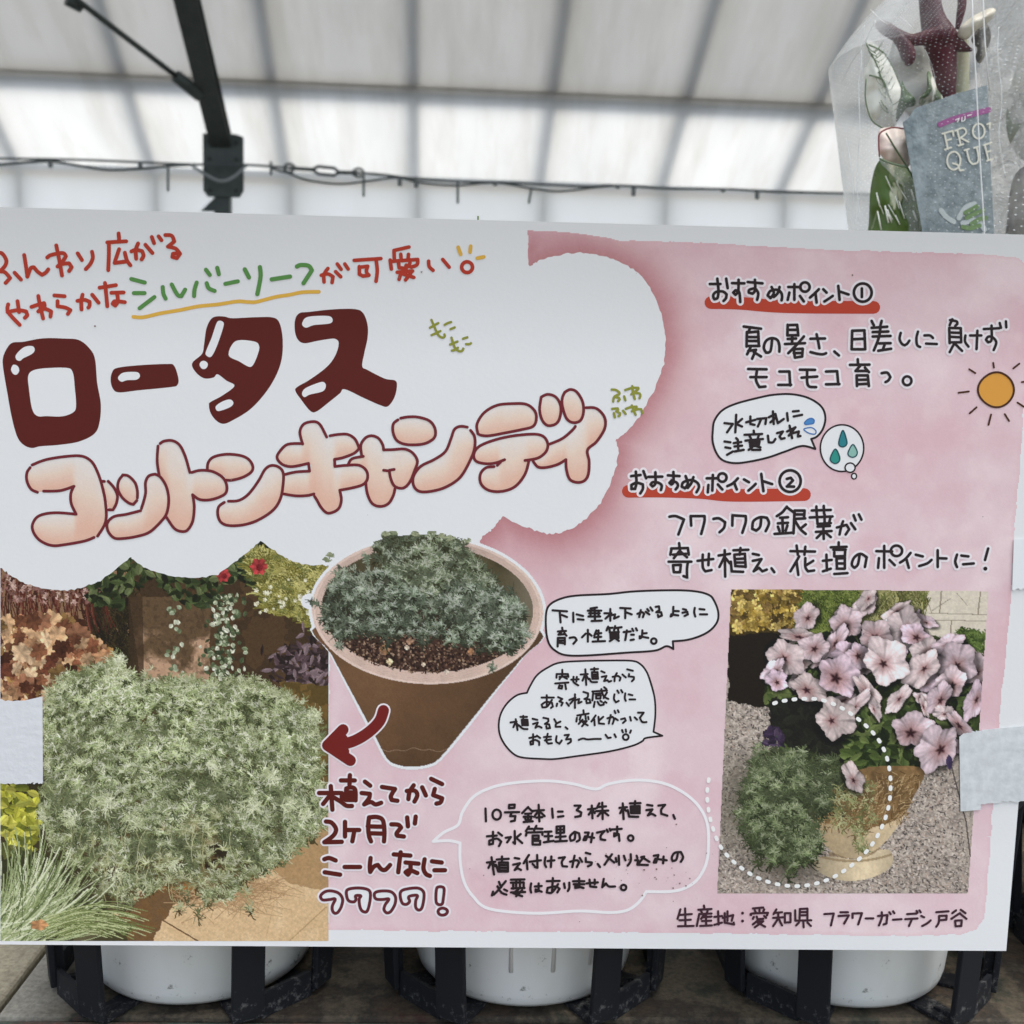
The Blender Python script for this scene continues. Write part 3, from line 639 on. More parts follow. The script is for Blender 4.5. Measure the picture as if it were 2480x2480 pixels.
# outline of the white cloud that the heading sits on (right and lower side), torn-looking
CLOUD_R = [(1277, 552), (1281, 640), (1300, 634), (1350, 619), (1420, 612), (1500, 634), (1560, 676), (1598, 750), (1612, 830), (1600, 905), (1560, 990), (1520, 1042), (1490, 1066)]
CLOUD_R2 = [(1490, 1066), (1497, 1100), (1478, 1170), (1440, 1235), (1385, 1280), (1330, 1293), (1270, 1276), (1217, 1250)]
CLOUD_R3 = [(1217, 1250), (1195, 1280), (1168, 1300), (1158, 1325)]
CLOUD_B = [[(1158, 1325), (1000, 1372), (880, 1372), (800, 1369)], [(800, 1369), (740, 1367), (690, 1350), (632, 1311)], [(632, 1311), (580, 1352), (520, 1392), (440, 1398), (360, 1378), (315, 1349)], [(315, 1349), (250, 1400), (180, 1428), (100, 1424), (40, 1402), (0, 1374), (-60, 1340)]]
def cloud_edge():
    E_ = []
    for P in (CLOUD_R, CLOUD_R2, CLOUD_R3, *CLOUD_B): E_ += list(catmull(P, n=10))[:-1]
    E_ = np.array(E_); rs = np.random.RandomState(3)
    for i in range(5, len(E_)): E_[i] += rs.randn(2)*1.1
    return E_
CLOUD = cloud_edge()
def paint_pink():
    cv = Canvas(795, 548, 2512, 2274, 2.4)
    P = [(1277, 556), (1380, 562), (1500, 580), (1700, 588), (2000, 603), (2280, 611), (2400, 616), (2470, 624), (2503, 650), (2500, 760), (2490, 900), (2479, 1000), (2470, 1150), (2456, 1300), (2446, 1500), (2423, 1720), (2406, 1940), (2392, 2150), (2384, 2225), (2366, 2252), (2330, 2263), (2200, 2268), (1900, 2264), (1600, 2260), (1240, 2257), (796, 2253), (796, 1290), (1120, 1240), (1200, 1180), (1277, 1150)]
    X0, Y0 = cv.X, cv.Y; cv.X = cv.X+(cv.noise(30)-.5)*7; cv.Y = cv.Y+(cv.noise(30)-.5)*7; m = cv.poly(P); cv.X, cv.Y = X0, Y0
    n = cv.noise(260, 5, .6); n2 = cv.noise(45, 4)
    n3 = cv.noise(120, 5, .65); cv.a[:] = C(211, 189, 198); cv.fill(np.clip((n-.5)*5, 0, 1)*.8, C(221, 207, 214)); cv.fill(np.clip((.48-n)*5, 0, 1)*.85, C(207, 176, 187)); cv.fill(np.clip((.45-n3)*6, 0, 1)*.35, C(205, 172, 184)); cv.fill(np.clip((n2-.55)*4, 0, 1)*.3, C(222, 206, 211))
    Q = CLOUD[(CLOUD[:, 0] > 1150) & (CLOUD[:, 1] > 600)][::2]; d = np.full(cv.X.shape, 1e9)
    for q in Q: d = np.minimum(d, (cv.X-q[0])**2+(cv.Y-q[1])**2)
    d = np.sqrt(d); gl = np.exp(-(d/62)**1.25)
    cv.fill(gl*.82, C(168, 112, 118))
    edge = np.zeros(cv.X.shape)      # the wash dries a little darker at its rim
    mm = m.copy()
    for k in range(4):
        e = mm.copy(); e[1:] &= mm[:-1]; e[:-1] &= mm[1:]; e[:, 1:] &= mm[:, :-1]; e[:, :-1] &= mm[:, 1:]; edge[mm & ~e] = .5-.12*k; mm = e
    cv.fill(edge*.5, C(204, 160, 172))
    return cv, m
# ------------------------------------------------------------------ the poster
def pt(px, py, h=0.0): return S(np.array([px]), np.array([py]), np.array([h]))[0]
bl = pt(1200, 2297)
poster = empty('promotional_poster', (bl[0], 0.0, bl[2]),
    'large white and pink printed poster with handwritten Japanese text standing in front of white pots', 'poster')
TXL = 'handwritten_text'
BLACK = inkmat('black', 40, 33, 36); HALO = inkmat('halo', 221, 218, 226); PAPERM = inkmat('blank', 216, 222, 228)
RED = inkmat('red', 168, 58, 44); GREEN = inkmat('green', 84, 136, 74); YEL = inkmat('yellow', 208, 168, 74)
MAROON = inkmat('maroon', 84, 30, 26); LINE = inkmat('line', 104, 38, 46); OLIVE = inkmat('olive', 132, 138, 58)
# board
q = [(-75, 499), (2581, 571), (2437, 2303), (-75, 2287)]
paperm = mat('poster_paper', tuple(ink(WHITE)), 0.45, 0.25, noise=(9, tuple(ink(WHITE)*.965), .25), bump=(700, 0.03))
GW, GH = 96, 66; qa = np.array(q, float); gu, gv = np.meshgrid(np.linspace(0, 1, GW), np.linspace(0, 1, GH))
gp_ = (qa[0]*(1-gu)[..., None]+qa[1]*gu[..., None])*(1-gv)[..., None]+(qa[3]*(1-gu)[..., None]+qa[2]*gu[..., None])*gv[..., None]
fr = S(gp_[..., 0].ravel(), gp_[..., 1].ravel()); bk = fr+np.array([0, 0.0012, 0]); nn = GW*GH; gi = np.arange(nn).reshape(GH, GW); gf = []
for i in range(GH-1):
    for j in range(GW-1):
        a_, b_, c_, d_ = (int(gi[i, j]), int(gi[i+1, j]), int(gi[i+1, j+1]), int(gi[i, j+1])); gf += [(a_, b_, c_, d_), (nn+d_, nn+c_, nn+b_, nn+a_)]
rim_ = [int(k) for k in list(gi[0, :])+list(gi[1:, -1])+list(gi[-1, -2::-1])+list(gi[-2:0:-1, 0])]
gf += [(rim_[i], rim_[(i+1) % len(rim_)], nn+rim_[(i+1) % len(rim_)], nn+rim_[i]) for i in range(len(rim_))]
pydata('paper_sheet', np.concatenate([fr, bk]), gf, paperm, poster)
cv, m = paint_pink(); cv.mesh('pink_panel', poster, 0.00002, m, .01)
bush = paint_bush(); bush.mesh('plant_photograph', poster, 0.000035, None, .02)
cl = np.concatenate([CLOUD, [(-70, 1300), (-70, 560), (600, 545)]])
poly_obj('white_cloud', cl, paperm, poster, 0.00005)
cv, m = paint_pot(); cv.mesh('pot_photograph', poster, 0.000062, m, .018)
cv, m = paint_petunia(); cv.mesh('petunia_photograph', poster, 0.000062, m, .018)

HH, HB = 0.000085, 0.00018          # heights of the white outlines and of the pen strokes
def text(name, data, T, w, m, halo=0.0, parent=None, h=HB):
    """a piece of handwriting (with its printed white outline as a sub-part)"""
    k = Ink(); k.text(data, T, w, h); o = k.build(name, m, parent or poster)
    if halo:
        g = Ink(); g.text(data, T, w, HH, halo); g.build('white_outline', HALO, o)
    return o
A1 = (0, 540, .31056); A2 = (580, 540, .31056)
text(TXL, "-10,232 20,240 50,290 40,335 0,378 40,385 80,430 45,468;115,388 165,442/190,250 205,345 215,420 240,355 265,345 295,380 330,405 360,385 378,362/440,175 462,280 485,410;370,270 400,250 490,235 515,260 490,300 450,340 490,320 540,315 560,345 540,375/607,237 640,290;718,225 725,270 705,320 670,360/926,82 930,130;838,152 985,143;850,155 850,250 845,368;930,205 898,300;895,312 990,300;975,232 990,290 1018,330/1026,222 1060,210 1110,220 1120,255 1105,285;1078,160 1060,210 1063,280;1135,170 1190,235;1185,110 1203,158;1238,105 1260,135/1290,95 1340,100 1360,145 1310,185 1370,200 1405,240 1380,275 1345,265 1350,240 1395,235/65,635 65,695 155,795;60,695 140,680 205,690 215,720 195,740;138,610 150,695/300,570 315,650 338,745;247,655 290,640 345,625 350,645 300,690 350,670 400,690 395,730/425,565 505,572;450,610 450,650 510,660 550,680 530,710/605,608 660,600 700,615 700,645 690,660;645,560 635,610 637,675;720,560 770,622/778,505 905,485;820,468 830,560 838,650;870,545 965,542;915,550 920,610 900,645 880,630 900,610 975,618", A1, 9.5, RED)
text(TXL, "638,408 690,398 730,420 722,465;690,355 660,400 660,460;750,380 790,420;763,320 793,362;822,320 848,360/895,292 1103,278;1065,285 1075,370 1065,455;935,340 935,400 965,415;940,345 1000,338 990,380 1010,408 960,415/1322,188 1205,215 1208,280;1258,245 1262,285;1318,245 1315,285;1175,290 1185,360;1180,300 1390,285 1385,325 1340,345;1240,305 1245,350 1300,355;1330,310 1320,340;1300,330 1295,380;1230,385 1350,375;1260,385 1245,440;1340,385 1295,445;1280,400 1360,425/1475,298 1480,340 1510,370;1585,285 1635,345/o 1775,345,42,42", A2, 9, RED)
text(TXL, "1025,437 1130,465;1045,547 1128,547;1205,578 1090,665/1270,500 1275,550 1293,590;1340,480 1385,560 1415,570 1445,520/1535,465 1518,520 1515,570;1613,470 1630,510 1675,530;1607,365 1637,405;1695,350 1708,400/1758,475 1855,455", A1, 10, GREEN)
text(TXL, "42,362 75,425;160,345 165,420 140,555/252,440 395,418/448,340 480,328 540,335 565,370 500,470", A2, 10.5, GREEN)
k = Ink(); k.text("1040,732 1120,735 1250,705 1400,680 1550,650 1700,635 1850,612 1926,616 1990,617 2060,600 2160,575 2260,560 2360,540 2487,537", A1, 9, HB-.00006); k.build('yellow_underline', YEL, poster)
text('accent_mark', "1705,190 1725,245;1803,182 1798,228;1855,275 1905,265", A2, 9, YEL)
text(TXL, "240,240 310,400 380,560 440,630 510,655 550,625 545,580;205,425 290,375 400,315;245,595 350,550 450,500/550,355 620,315 700,290;690,455 785,415/710,655 740,760 790,890 850,950 910,975 965,955 985,910;680,815 850,745;720,955 790,940 860,890/980,680 1080,645;1050,805 1130,805 1165,785", (1020, 750, .10352), 6, OLIVE)
text(TXL, "400,420 500,430 580,490 570,530 460,590 435,700;460,590 560,610 585,650 550,690;690,580 720,670/880,340 900,500 940,640;715,430 880,380 1020,380 1010,420 860,530 950,500 1050,510 1070,560 1050,620/410,870 540,860 550,900 510,930 590,970 590,1020 560,1040;450,970 475,1070;665,915 725,990/870,790 910,900 960,1010;730,870 850,830 980,820 970,860 870,930 1000,880 1090,880 1115,970", (1440, 900, .10352), 6, OLIVE)

# maroon heading
A3 = (0, 720, .5176)
def shape(sx, T): return catmull(np.array(pts(sx))*T[2]+[T[0], T[1]], True, 6)
ro = [("35,235 60,212 110,208 200,192 300,193 370,200 420,240 445,290 455,400 472,500 465,590 440,640 370,675 280,690 190,697 150,705 110,690 80,650 55,560 35,450 15,330 15,280", ["150,345 200,333 310,330 340,350 350,420 356,510 340,540 290,557 220,556 175,555 150,520 135,420 132,370", "75,270 110,235 150,228 163,245 150,265 110,285 95,297 78,292", "52,338 60,318 72,316 86,326 90,345 78,362 62,358"]),
      ("525,350 550,330 650,318 780,312 815,320 835,380 830,410 800,420 650,435 560,445 530,430 518,390", ["555,370 580,352 640,350 655,368 640,385 595,388 570,395 555,385"]),
      ("985,105 1010,90 1050,90 1090,98 1200,93 1280,95 1310,125 1323,200 1318,290 1290,370 1240,450 1170,525 1090,575 1045,592 1010,575 985,540 978,505 985,490 1040,460 1097,415 1060,390 1018,360 1000,375 960,380 925,360 900,325 905,300 945,265 955,220 965,150", ["1103,205 1190,207 1213,230 1205,270 1185,315 1165,325 1120,300 1070,270", "1010,510 1040,488 1075,478 1092,492 1080,512 1035,530 1015,530", "934,317 940,302 955,297 970,306 972,320 962,334 945,334", "1012,125 1025,110 1043,115 1046,135 1020,215 996,268 980,280 963,268 965,250 990,190"]),
      ("1380,110 1400,75 1450,68 1550,57 1660,55 1700,75 1720,130 1720,190 1705,260 1695,322 1720,340 1800,380 1850,390 1857,420 1845,470 1815,510 1780,505 1700,470 1613,430 1590,450 1540,490 1480,535 1450,530 1410,480 1383,440 1390,420 1450,385 1530,325 1570,270 1585,215 1570,195 1540,195 1480,205 1430,215 1400,205 1382,170", ["1415,118 1440,92 1530,87 1555,100 1545,122 1470,130 1435,142 1418,135", "1413,450 1430,425 1490,400 1515,397 1525,415 1510,440 1450,455 1425,467"])]
for outer, holes in ro:
    o = poly_obj('heading_letter', shape(outer, A3), MAROON, poster, 0.000075)
    for hl in holes: poly_obj('white_shine', shape(hl, A3), PAPERM, o, 0.000085)

# puffy pink heading
A4 = (40, 960, .39337); A5 = (760, 940, .39337)
puff = [(A4, "97,425 180,390 300,372 400,368 455,395 490,450 520,530 545,640 550,760 500,860 450,885 300,912 210,915 150,890 110,840 98,790 130,740 180,722 260,718 365,728 335,660 335,580 355,555 250,580 170,585 125,590 80,555 63,500 70,450"),
        (A4, "532,524 570,525 605,570 625,620 610,675 590,700 565,695 552,640"), (A4, "655,483 690,490 730,530 745,580 745,625 720,665 690,655 650,620 625,570 630,520"),
        (A4, "855,478 815,490 795,530 795,600 770,690 680,725 600,740 560,780 565,830 600,870 650,875 740,862 820,835 890,770 925,720 938,640 925,560 890,500"),
        (A4, "885,290 910,275 960,272 1005,300 1040,370 1068,468 1130,455 1200,460 1260,490 1290,530 1295,580 1270,610 1200,635 1130,635 1085,605 1095,680 1085,770 1050,825 1010,830 970,810 925,745 940,640 925,560 890,500 867,400"),
        (A4, "1178,455 1180,410 1210,375 1280,357 1360,360 1420,380 1452,420 1450,460 1400,495 1330,515 1290,515 1270,490 1220,465"),
        (A4, "1280,652 1245,680 1240,730 1260,775 1310,795 1400,790 1490,760 1580,700 1625,630 1642,540 1642,470 1615,435 1570,425 1530,450 1490,520 1430,600 1370,640 1305,645"),
        (A5, "100,293 150,285 210,285 255,315 280,370 250,400 180,428 128,438 130,482 200,475 280,475 325,510 330,560 300,595 230,615 160,628 170,690 150,745 90,770 50,740 20,690 5,666 2,651 -40,661 -110,663 -185,651 -188,600 -175,531 -110,516 -25,511 -32,463 -130,483 -190,471 -225,431 -210,391 -160,346 -68,344 -85,271 -60,221 0,206 40,226 80,301"),
        (A5, "295,415 290,350 320,305 360,293 400,310 425,350 430,380 490,378 560,375 610,400 638,450 620,510 590,580 550,615 500,605 500,640 490,660 460,710 410,728 360,710 330,650 320,580 330,510 280,475 215,472 235,435 300,420"),
        (A5, "518,195 490,220 488,270 510,320 560,345 640,348 700,335 745,300 745,245 710,200 640,178 580,177 535,185"), (A5, "945,240 900,235 865,255 845,310 810,390 740,440 660,480 615,540 615,600 650,635 720,635 810,610 900,550 960,450 990,370 990,300 965,260"),
        (A5, "1675,120 1740,125 1790,180 1790,250 1740,330 1685,380 1695,450 1690,530 1665,570 1620,580 1575,560 1555,500 1552,440 1500,470 1430,488 1380,485 1350,450 1420,410 1450,345 1530,310 1590,260 1625,215 1660,170"),
        (A5, "1010,280 1005,220 1050,150 1130,105 1230,95 1310,100 1360,140 1370,190 1350,235 1280,255 1180,275 1080,293 1030,290"),
        (A5, "1300,445 1380,430 1430,390 1440,340 1410,295 1340,283 1200,298 1080,330 1010,365 985,410 1000,450 1060,465 1120,460 1150,455 1110,483 1060,490 1025,530 1030,590 1080,630 1160,635 1240,605 1300,530 1322,450"),
        (A5, "1400,55 1440,38 1490,55 1520,110 1515,180 1490,220 1440,230 1405,195 1390,130"), (A5, "1545,25 1580,8 1620,25 1655,85 1660,150 1640,200 1595,212 1555,185 1530,110 1530,60")]
cv = Canvas(56, 940, 1472, 1328, 2.2); cv.a[:] = WHITE; tot = np.zeros(cv.X.shape, bool)
nz = cv.noise(40)
for T, sx in puff:
    m = cv.poly(shape(sx, T)); tot |= m
    up = np.zeros(m.shape); dn = np.zeros(m.shape)
    for j in range(1, cv.H): up[j] = np.where(m[j], up[j-1]+1, 0)
    for j in range(cv.H-2, -1, -1): dn[j] = np.where(m[j], dn[j+1]+1, 0)
    for _ in range(6):
        up[:, 1:-1] = (up[:, :-2]+up[:, 1:-1]+up[:, 2:])/3; dn[:, 1:-1] = (dn[:, :-2]+dn[:, 1:-1]+dn[:, 2:])/3
    t = np.clip(up/(up+dn+1e-6)*1.15+(nz-.5)*.25-.02, 0, 1)[..., None]
    a, b, c = C(214, 215, 217), C(216, 200, 188), C(212, 176, 160)
    col = np.where(t < .5, a*(1-t*2)+b*t*2, b*(2-t*2)+c*(t*2-1))
    cv.a = np.where(m[..., None], col, cv.a)
pf = cv.mesh('puffy_lettering', poster, 0.000075, tot, .012)
k = Ink()
k.text("97,422 180,390 300,370 400,367 460,398 495,455 525,540 548,650 550,770 500,860;85,438 65,470 65,520 90,570 130,590;168,583 270,580 355,553;352,556 335,600 338,660 368,725 260,716 180,722 125,745 98,795 110,845 150,890 220,918 300,912 420,890 478,868/530,522 542,523;565,522 600,560 622,610 615,660 595,698 568,698;655,483 690,490 730,530 745,580 745,625;742,640 720,665 690,655 650,620 625,570 630,520 655,485;855,478 815,490 795,530 795,600 770,690;765,703 680,725 600,740 560,780 565,830 600,870 650,875 740,862 820,835 890,770 925,720 938,640 925,560 890,500 855,478/885,290 910,275 960,272 1005,300 1040,370 1068,468;872,305 867,400 880,490;1080,468 1130,455 1200,460 1260,490 1290,530 1295,580 1270,610 1200,635 1130,635 1085,605 1095,680 1085,770 1050,825 1010,830 970,810 925,745/1175,455 1180,410 1210,375 1280,357 1360,360 1420,380 1452,420 1450,460 1400,495 1330,515 1285,515;1280,652 1245,680 1240,730 1260,775 1310,795 1400,790 1490,760 1580,700 1625,630 1642,540 1642,470 1615,435 1570,425 1530,450 1490,520 1430,600 1370,640 1305,645/1762,293 1745,220 1770,170 1830,155 1870,175 1910,250;1762,290 1670,295 1620,340 1605,380 1640,420 1700,432 1798,412 1805,460 1720,465 1655,480;1645,600 1720,612 1790,610 1832,600", A4, 7, HB)
k.text("100,293 150,285 210,285 255,315 280,370 250,400 180,428 128,438 130,482 200,475 280,475 325,510 330,560 300,595 230,615 160,628 170,690 150,745 90,770 50,740 20,690 5,666/295,415 290,350 320,305 360,293 400,310 425,350 430,380 490,378 560,375 610,400 638,450 620,510 590,580 550,615 500,605 475,560 465,510 430,505;465,505 495,500;210,475 235,435 305,420;320,580 330,650 360,710 410,728 460,710 490,660 500,620/518,195 490,220 488,270 510,320 560,345 640,348 700,335 745,300 745,245 710,200 640,178 580,177 535,185;945,240 900,235 865,255 845,310 810,390 740,440 660,480 615,540 615,600 650,635 720,635 810,610 900,550 960,450 990,370 990,300 965,260/1010,280 1005,220 1050,150 1130,105 1230,95 1310,100 1360,140 1370,190 1350,235 1280,255 1180,275 1080,293 1030,290 1010,280;1400,55 1440,38 1490,55 1520,110 1515,180 1490,220 1440,230 1405,195 1390,130 1400,55;1545,25 1580,8 1620,25 1655,85 1660,150 1640,200 1595,212 1555,185 1530,110 1530,60 1545,25;1300,445 1380,430 1430,390 1440,340 1410,295 1340,283 1200,298 1080,330 1010,365 985,410 1000,450 1060,465 1120,460 1175,440;1130,475 1150,455;1110,483 1060,490 1025,530 1030,590 1080,630 1160,635 1240,605 1300,530 1325,445/1675,120 1740,125 1790,180 1790,250 1740,330 1685,380 1695,450 1690,530 1665,570 1620,580 1575,560 1555,500 1552,440 1500,470 1430,488 1380,485 1350,450;1450,345 1530,310 1590,260 1610,235", A5, 7, HB)
k.build('letter_outline', LINE, pf)

# first and second recommendation
E1 = (1680, 640, .26915); F1 = (2080, 740, .20704); G1 = (1480, 1130, .26915); H1 = (1600, 1220, .42443); H8 = 11
def bar(sx, T):
    k = Ink(); k.text(sx, T, 31, 0.00006); k.build('red_underline', inkmat('bar', 172, 66, 50), poster)
bar("155,345 400,350 700,375 1000,385 1620,388", E1); bar("155,222 450,220 800,232 1100,258 1740,252", G1)
text(TXL, "145,178 240,178;212,130 222,230 215,300 185,315 175,280 200,250 260,245 295,270 290,305 268,330;292,130 305,215/345,170 455,172;403,140 400,240 375,275 355,255 375,235 405,245 415,290 418,340/485,160 618,172;550,140 552,230 530,265 495,255 500,230 550,215 580,260 570,320/700,205 720,260 690,305 665,280 690,240 750,230 785,255 795,290 790,325;772,205 755,260 720,295/850,205 960,205;905,180 905,260 905,320;860,255 845,320;955,285 990,335;o 1000,205,42,42/1125,225 1085,265 1045,300;1095,262 1105,345/1165,225 1195,255;1250,285 1215,310 1175,335/1300,195 1312,320;1312,245 1392,272/o 1520,255,80,82;1512,218 1512,295", E1, 7, BLACK, H8)
text(TXL, "450,560 605,580;510,570 490,610;478,615 580,605 585,720;478,610 475,740;480,655 580,655;480,690 580,690;478,735 590,735;510,750 480,810;490,780 560,770 525,850;540,790 605,830/705,675 690,780 650,795 630,750 650,690 700,665 750,680 770,730 770,785/845,545 842,640;845,548 930,545 940,640;850,590 930,590;845,640 940,638;845,672 920,668;885,650 885,710;820,718 1000,710;990,650 930,720 850,800;895,765 980,760 975,830 910,840 900,770;900,800 975,798/1050,670 1180,668;1105,630 1120,700 1130,755;1050,790 1110,805 1160,810 1190,800/1265,785 1305,820/1425,600 1420,765 1540,765;1425,598 1535,595 1542,765;1425,675 1535,670/1600,510 1620,550;1690,510 1680,550;1600,572 1740,562;1610,610 1750,605;1610,650 1770,645;1680,560 1665,660 1620,775;1665,712 1770,710;1720,715 1700,770;1660,778 1775,760", E1, 7, BLACK, H8)
text(TXL, "488,320 475,390 500,445 535,465 565,445 590,410/690,305 672,380 680,460 715,485;765,350 830,350 865,380;785,445 910,450/1090,160 1060,230;1065,170 1140,185 1150,215 1125,240;1055,265 1060,440;1055,262 1190,265 1195,430;1065,315 1190,320;1065,365 1195,372;1060,430 1195,430;1110,450 1060,545;1130,455 1205,530/1245,350 1240,420 1280,480;1300,350 1430,350;1385,295 1380,400 1375,510/1460,275 1640,265;1550,235 1550,400 1510,430 1485,400 1510,365 1560,370 1605,430 1575,520;1645,205 1660,260;1718,185 1722,255/o 563,880,50,52", F1, 6.6, BLACK, H8)
text(TXL, "490,942 655,945;510,1015 655,1015;570,950 560,1040 590,1105 645,1100/770,965 860,965 868,1090;760,1085 875,1085/955,948 1090,950;970,1020 1110,1010;1020,950 1020,1060 1040,1100 1100,1105/1190,965 1290,962 1300,1080;1190,1080 1310,1078/1475,855 1478,905;1405,905 1580,903;1500,910 1455,960 1560,960;1540,930 1575,970;1465,1000 1468,1095;1465,1000 1565,1000 1575,1095;1470,1040 1565,1038;1470,1080 1570,1075/1690,980 1740,975 1768,1015 1750,1045 1725,1060", E1, 7, BLACK, H8)
text(TXL, "180,85 265,75;222,45 228,140 215,200 185,200 182,165 230,145 285,160 285,200 262,240;290,40 315,105/335,92 460,90;398,50 398,150 372,178 355,160 375,140 425,145 455,170 448,210/510,78 615,85;560,48 560,140 540,160 525,145 545,125 590,145 600,175 580,205/670,85 690,150 665,195 635,180 650,140 720,120 775,145 790,185 768,230;740,95 720,150 690,190/860,105 960,105;915,75 910,215;875,165 870,230;960,160 1000,205;o 1000,98,38,38/1140,105 1095,150 1045,175;1105,140 1130,205/1195,115 1240,140;1300,155 1270,185 1235,215/1350,65 1370,220;1365,130 1448,157/o 1610,130,95,97;1580,110 1615,100 1635,125 1590,170;1580,178 1645,180", G1, 7, BLACK, H8)
text(TXL, "525,450 580,445 655,475 605,610/720,530 715,445 840,445 838,500 810,605/920,470 970,465 1025,500 1015,550 975,590/1090,530 1092,438 1210,445 1210,500 1180,595/1350,460 1340,540 1305,575 1270,560 1280,490 1340,455 1400,460 1420,510 1390,580/1580,360 1540,410 1490,445;1580,365 1640,410;1520,460 1590,455;1500,510 1590,505;1540,460 1545,600;1500,540 1515,580;1585,530 1570,575;1470,605 1625,595;1650,400 1640,600;1650,395 1740,395 1735,460;1650,430 1730,430;1650,470 1745,465;1650,480 1700,560 1750,605;1750,520 1700,560", G1, 7, BLACK, H8)
text(TXL, "862,38 970,35;888,15 890,55;930,12 932,55;850,78 980,72;890,60 895,115 970,110;935,60 935,110;970,72 960,110;895,130 965,126;885,160 975,155;928,130 930,200;925,160 890,195;935,160 970,190/1005,135 1060,120 1075,145 1055,175;1040,100 1030,130 1020,175;1085,110 1110,145;1100,65 1112,95;1130,60 1145,90/105,225 108,250;60,255 155,252 160,290;62,255 55,290;70,290 145,285;110,265 75,310;110,270 150,305;45,330 175,330;70,350 115,348 110,390 75,390 70,350;155,332 150,370 150,420 130,412/210,325 300,315;240,290 240,360 255,385 290,378;275,285 272,350/330,295 395,285;365,265 368,415;362,305 335,360;370,310 395,340;415,265 500,262;455,252 450,290;420,290 480,285 485,360;420,290 425,345;425,315 480,312;425,335 480,335;425,355 480,358;400,330 405,385 470,388/525,285 560,292;525,325 575,315 530,385 560,365 580,385 605,375/632,368 648,390/740,270 880,272;775,238 782,290;825,245 820,290;790,300 740,385;775,330 785,405;870,325 830,350;825,310 825,360 840,385 875,380/925,325 975,320;945,290 948,380;925,385 970,370;1015,220 1015,245;970,248 1060,245;985,262 1055,262;990,275 990,300 1050,298 1052,270;1005,312 1050,310 1050,370 1005,370 1003,312;1005,340 1050,340;990,400 1065,395/1135,290 1125,345 1105,365 1090,345 1105,305 1140,285 1175,305 1165,360/1230,270 1320,272;1275,240 1275,365;1245,310 1240,365;1305,320 1335,350;o 1345,268,32,30/1425,280 1395,315 1365,335;1400,310 1415,365/1455,290 1495,300;1545,320 1520,340 1475,355/1580,265 1580,360;1580,310 1630,312/1690,290 1680,330 1690,360;1715,295 1755,300;1725,345 1785,340/1868,255 1850,320;o 1852,370,3.5,3.5", H1, 6.8, BLACK, H8)
# drawn sun
a = np.linspace(0, 2*math.pi, 48, endpoint=False)
sun_ = np.stack([2080+(1602+205*np.cos(a)+6*np.cos(3*a))*.20704, 740+(985+205*np.sin(a)+5*np.sin(2*a))*.20704], 1)
so_ = poly_obj('drawn_sun', sun_, inkmat('sun', 206, 150, 68), poster, 0.000062)
k = Ink(); k.ribbon(sun_, 5, HB, True); k.text("1570,670 1578,725;1875,680 1805,735;1290,745 1360,790;1165,1020 1285,1005;1375,1190 1295,1260;1545,1275 1515,1395;1705,1270 1755,1350;1855,1135 1930,1185;1905,895 1945,890", F1, 4.6, HB); k.build('sun_outline', inkmat('brown', 70, 42, 28), so_)

# speech bubbles
def bubble(sx, T, w, data, tw, line=None, fill=True, TT=None):
    P = np.array(pts(sx))*T[2]+[T[0], T[1]]
    o = None
    pieces = split_corners(np.vstack([P, P[:1]]), 50)
    full = np.vstack([catmull(p, n=5)[:-1] for p in pieces])
    lm = line or BLACK
    k = Ink()
    for p in pieces: k.ribbon(catmull(p, n=6), w, 0.00011+k.k*Ink.STEP); k.k += 1
    if fill:
        o = poly_obj('speech_bubble', full, PAPERM, poster, 0.00008); k.build('bubble_outline', lm, o)
    else: o = k.build('speech_bubble', lm, poster)
    if data: text(TXL, data, TT or T, tw, BLACK, 0, o)
    return o
J1 = (1700, 950, .40373)
o = bubble("680,340 600,322 500,355 400,390 290,415 200,425 130,410 90,370 65,300 65,230 75,170 120,110 200,70 330,35 430,15 540,12 640,35 715,85 740,150 725,220 690,265 655,280", J1, 5.2,
    "135,185 185,190 150,240;205,135 200,240;240,160 205,190 240,205/265,180 320,165;290,145 290,190 315,195;330,160 385,155 380,190;355,160 335,205/425,115 430,190;400,150 440,130 445,150 410,180;445,150 455,185 490,160/510,125 515,170;545,115 580,112;550,145 600,135/135,295 170,300;140,330 170,335;150,375 185,355;205,275 215,285;190,305 235,298;215,290 218,350;195,325 240,320;195,355 250,345/310,230 312,250;255,255 360,250;285,262 295,280;340,258 335,275;260,290 365,280;285,300 345,295 340,320 290,325 288,300;290,312 340,308;280,345 300,330;300,345 350,345;330,325 350,330/395,260 400,300 425,300 440,280/450,245 485,235 465,265 475,280 495,275/525,200 540,275;510,235 560,210 520,260;545,245 580,235 575,265 590,262", 6.2)
for sx, hollow in (("615,182 632,164 655,156 672,166 668,186 640,192 620,193", 0), ("612,220 655,212 682,230 678,250 650,248 625,236", 1)):
    P = shape(sx, J1); d = poly_obj('sweat_drop', P, PAPERM if hollow else inkmat('blue', 74, 132, 192), o, 0.00012)
    k = Ink(); k.ribbon(P, 3, HB, True); k.build('drop_outline', inkmat('blue2', 62, 112, 176), d)
a = np.linspace(0, 2*math.pi, 60, endpoint=False)
def thought(cx, cy, rx, ry, w, h):
    P = np.stack([J1[0]+(cx+rx*np.cos(a))*J1[2], J1[1]+(cy+ry*np.sin(a))*J1[2]], 1)
    o = poly_obj('thought_bubble', P, PAPERM, poster, h); k = Ink(); k.ribbon(P, w, h+.00004, True); k.build('bubble_outline', BLACK, o); return o
tb = thought(840, 335, 130, 140, 4, 0.00008); thought(888, 452, 30, 28, 3.6, 0.00015); thought(912, 503, 15, 17, 3.4, 0.00008)
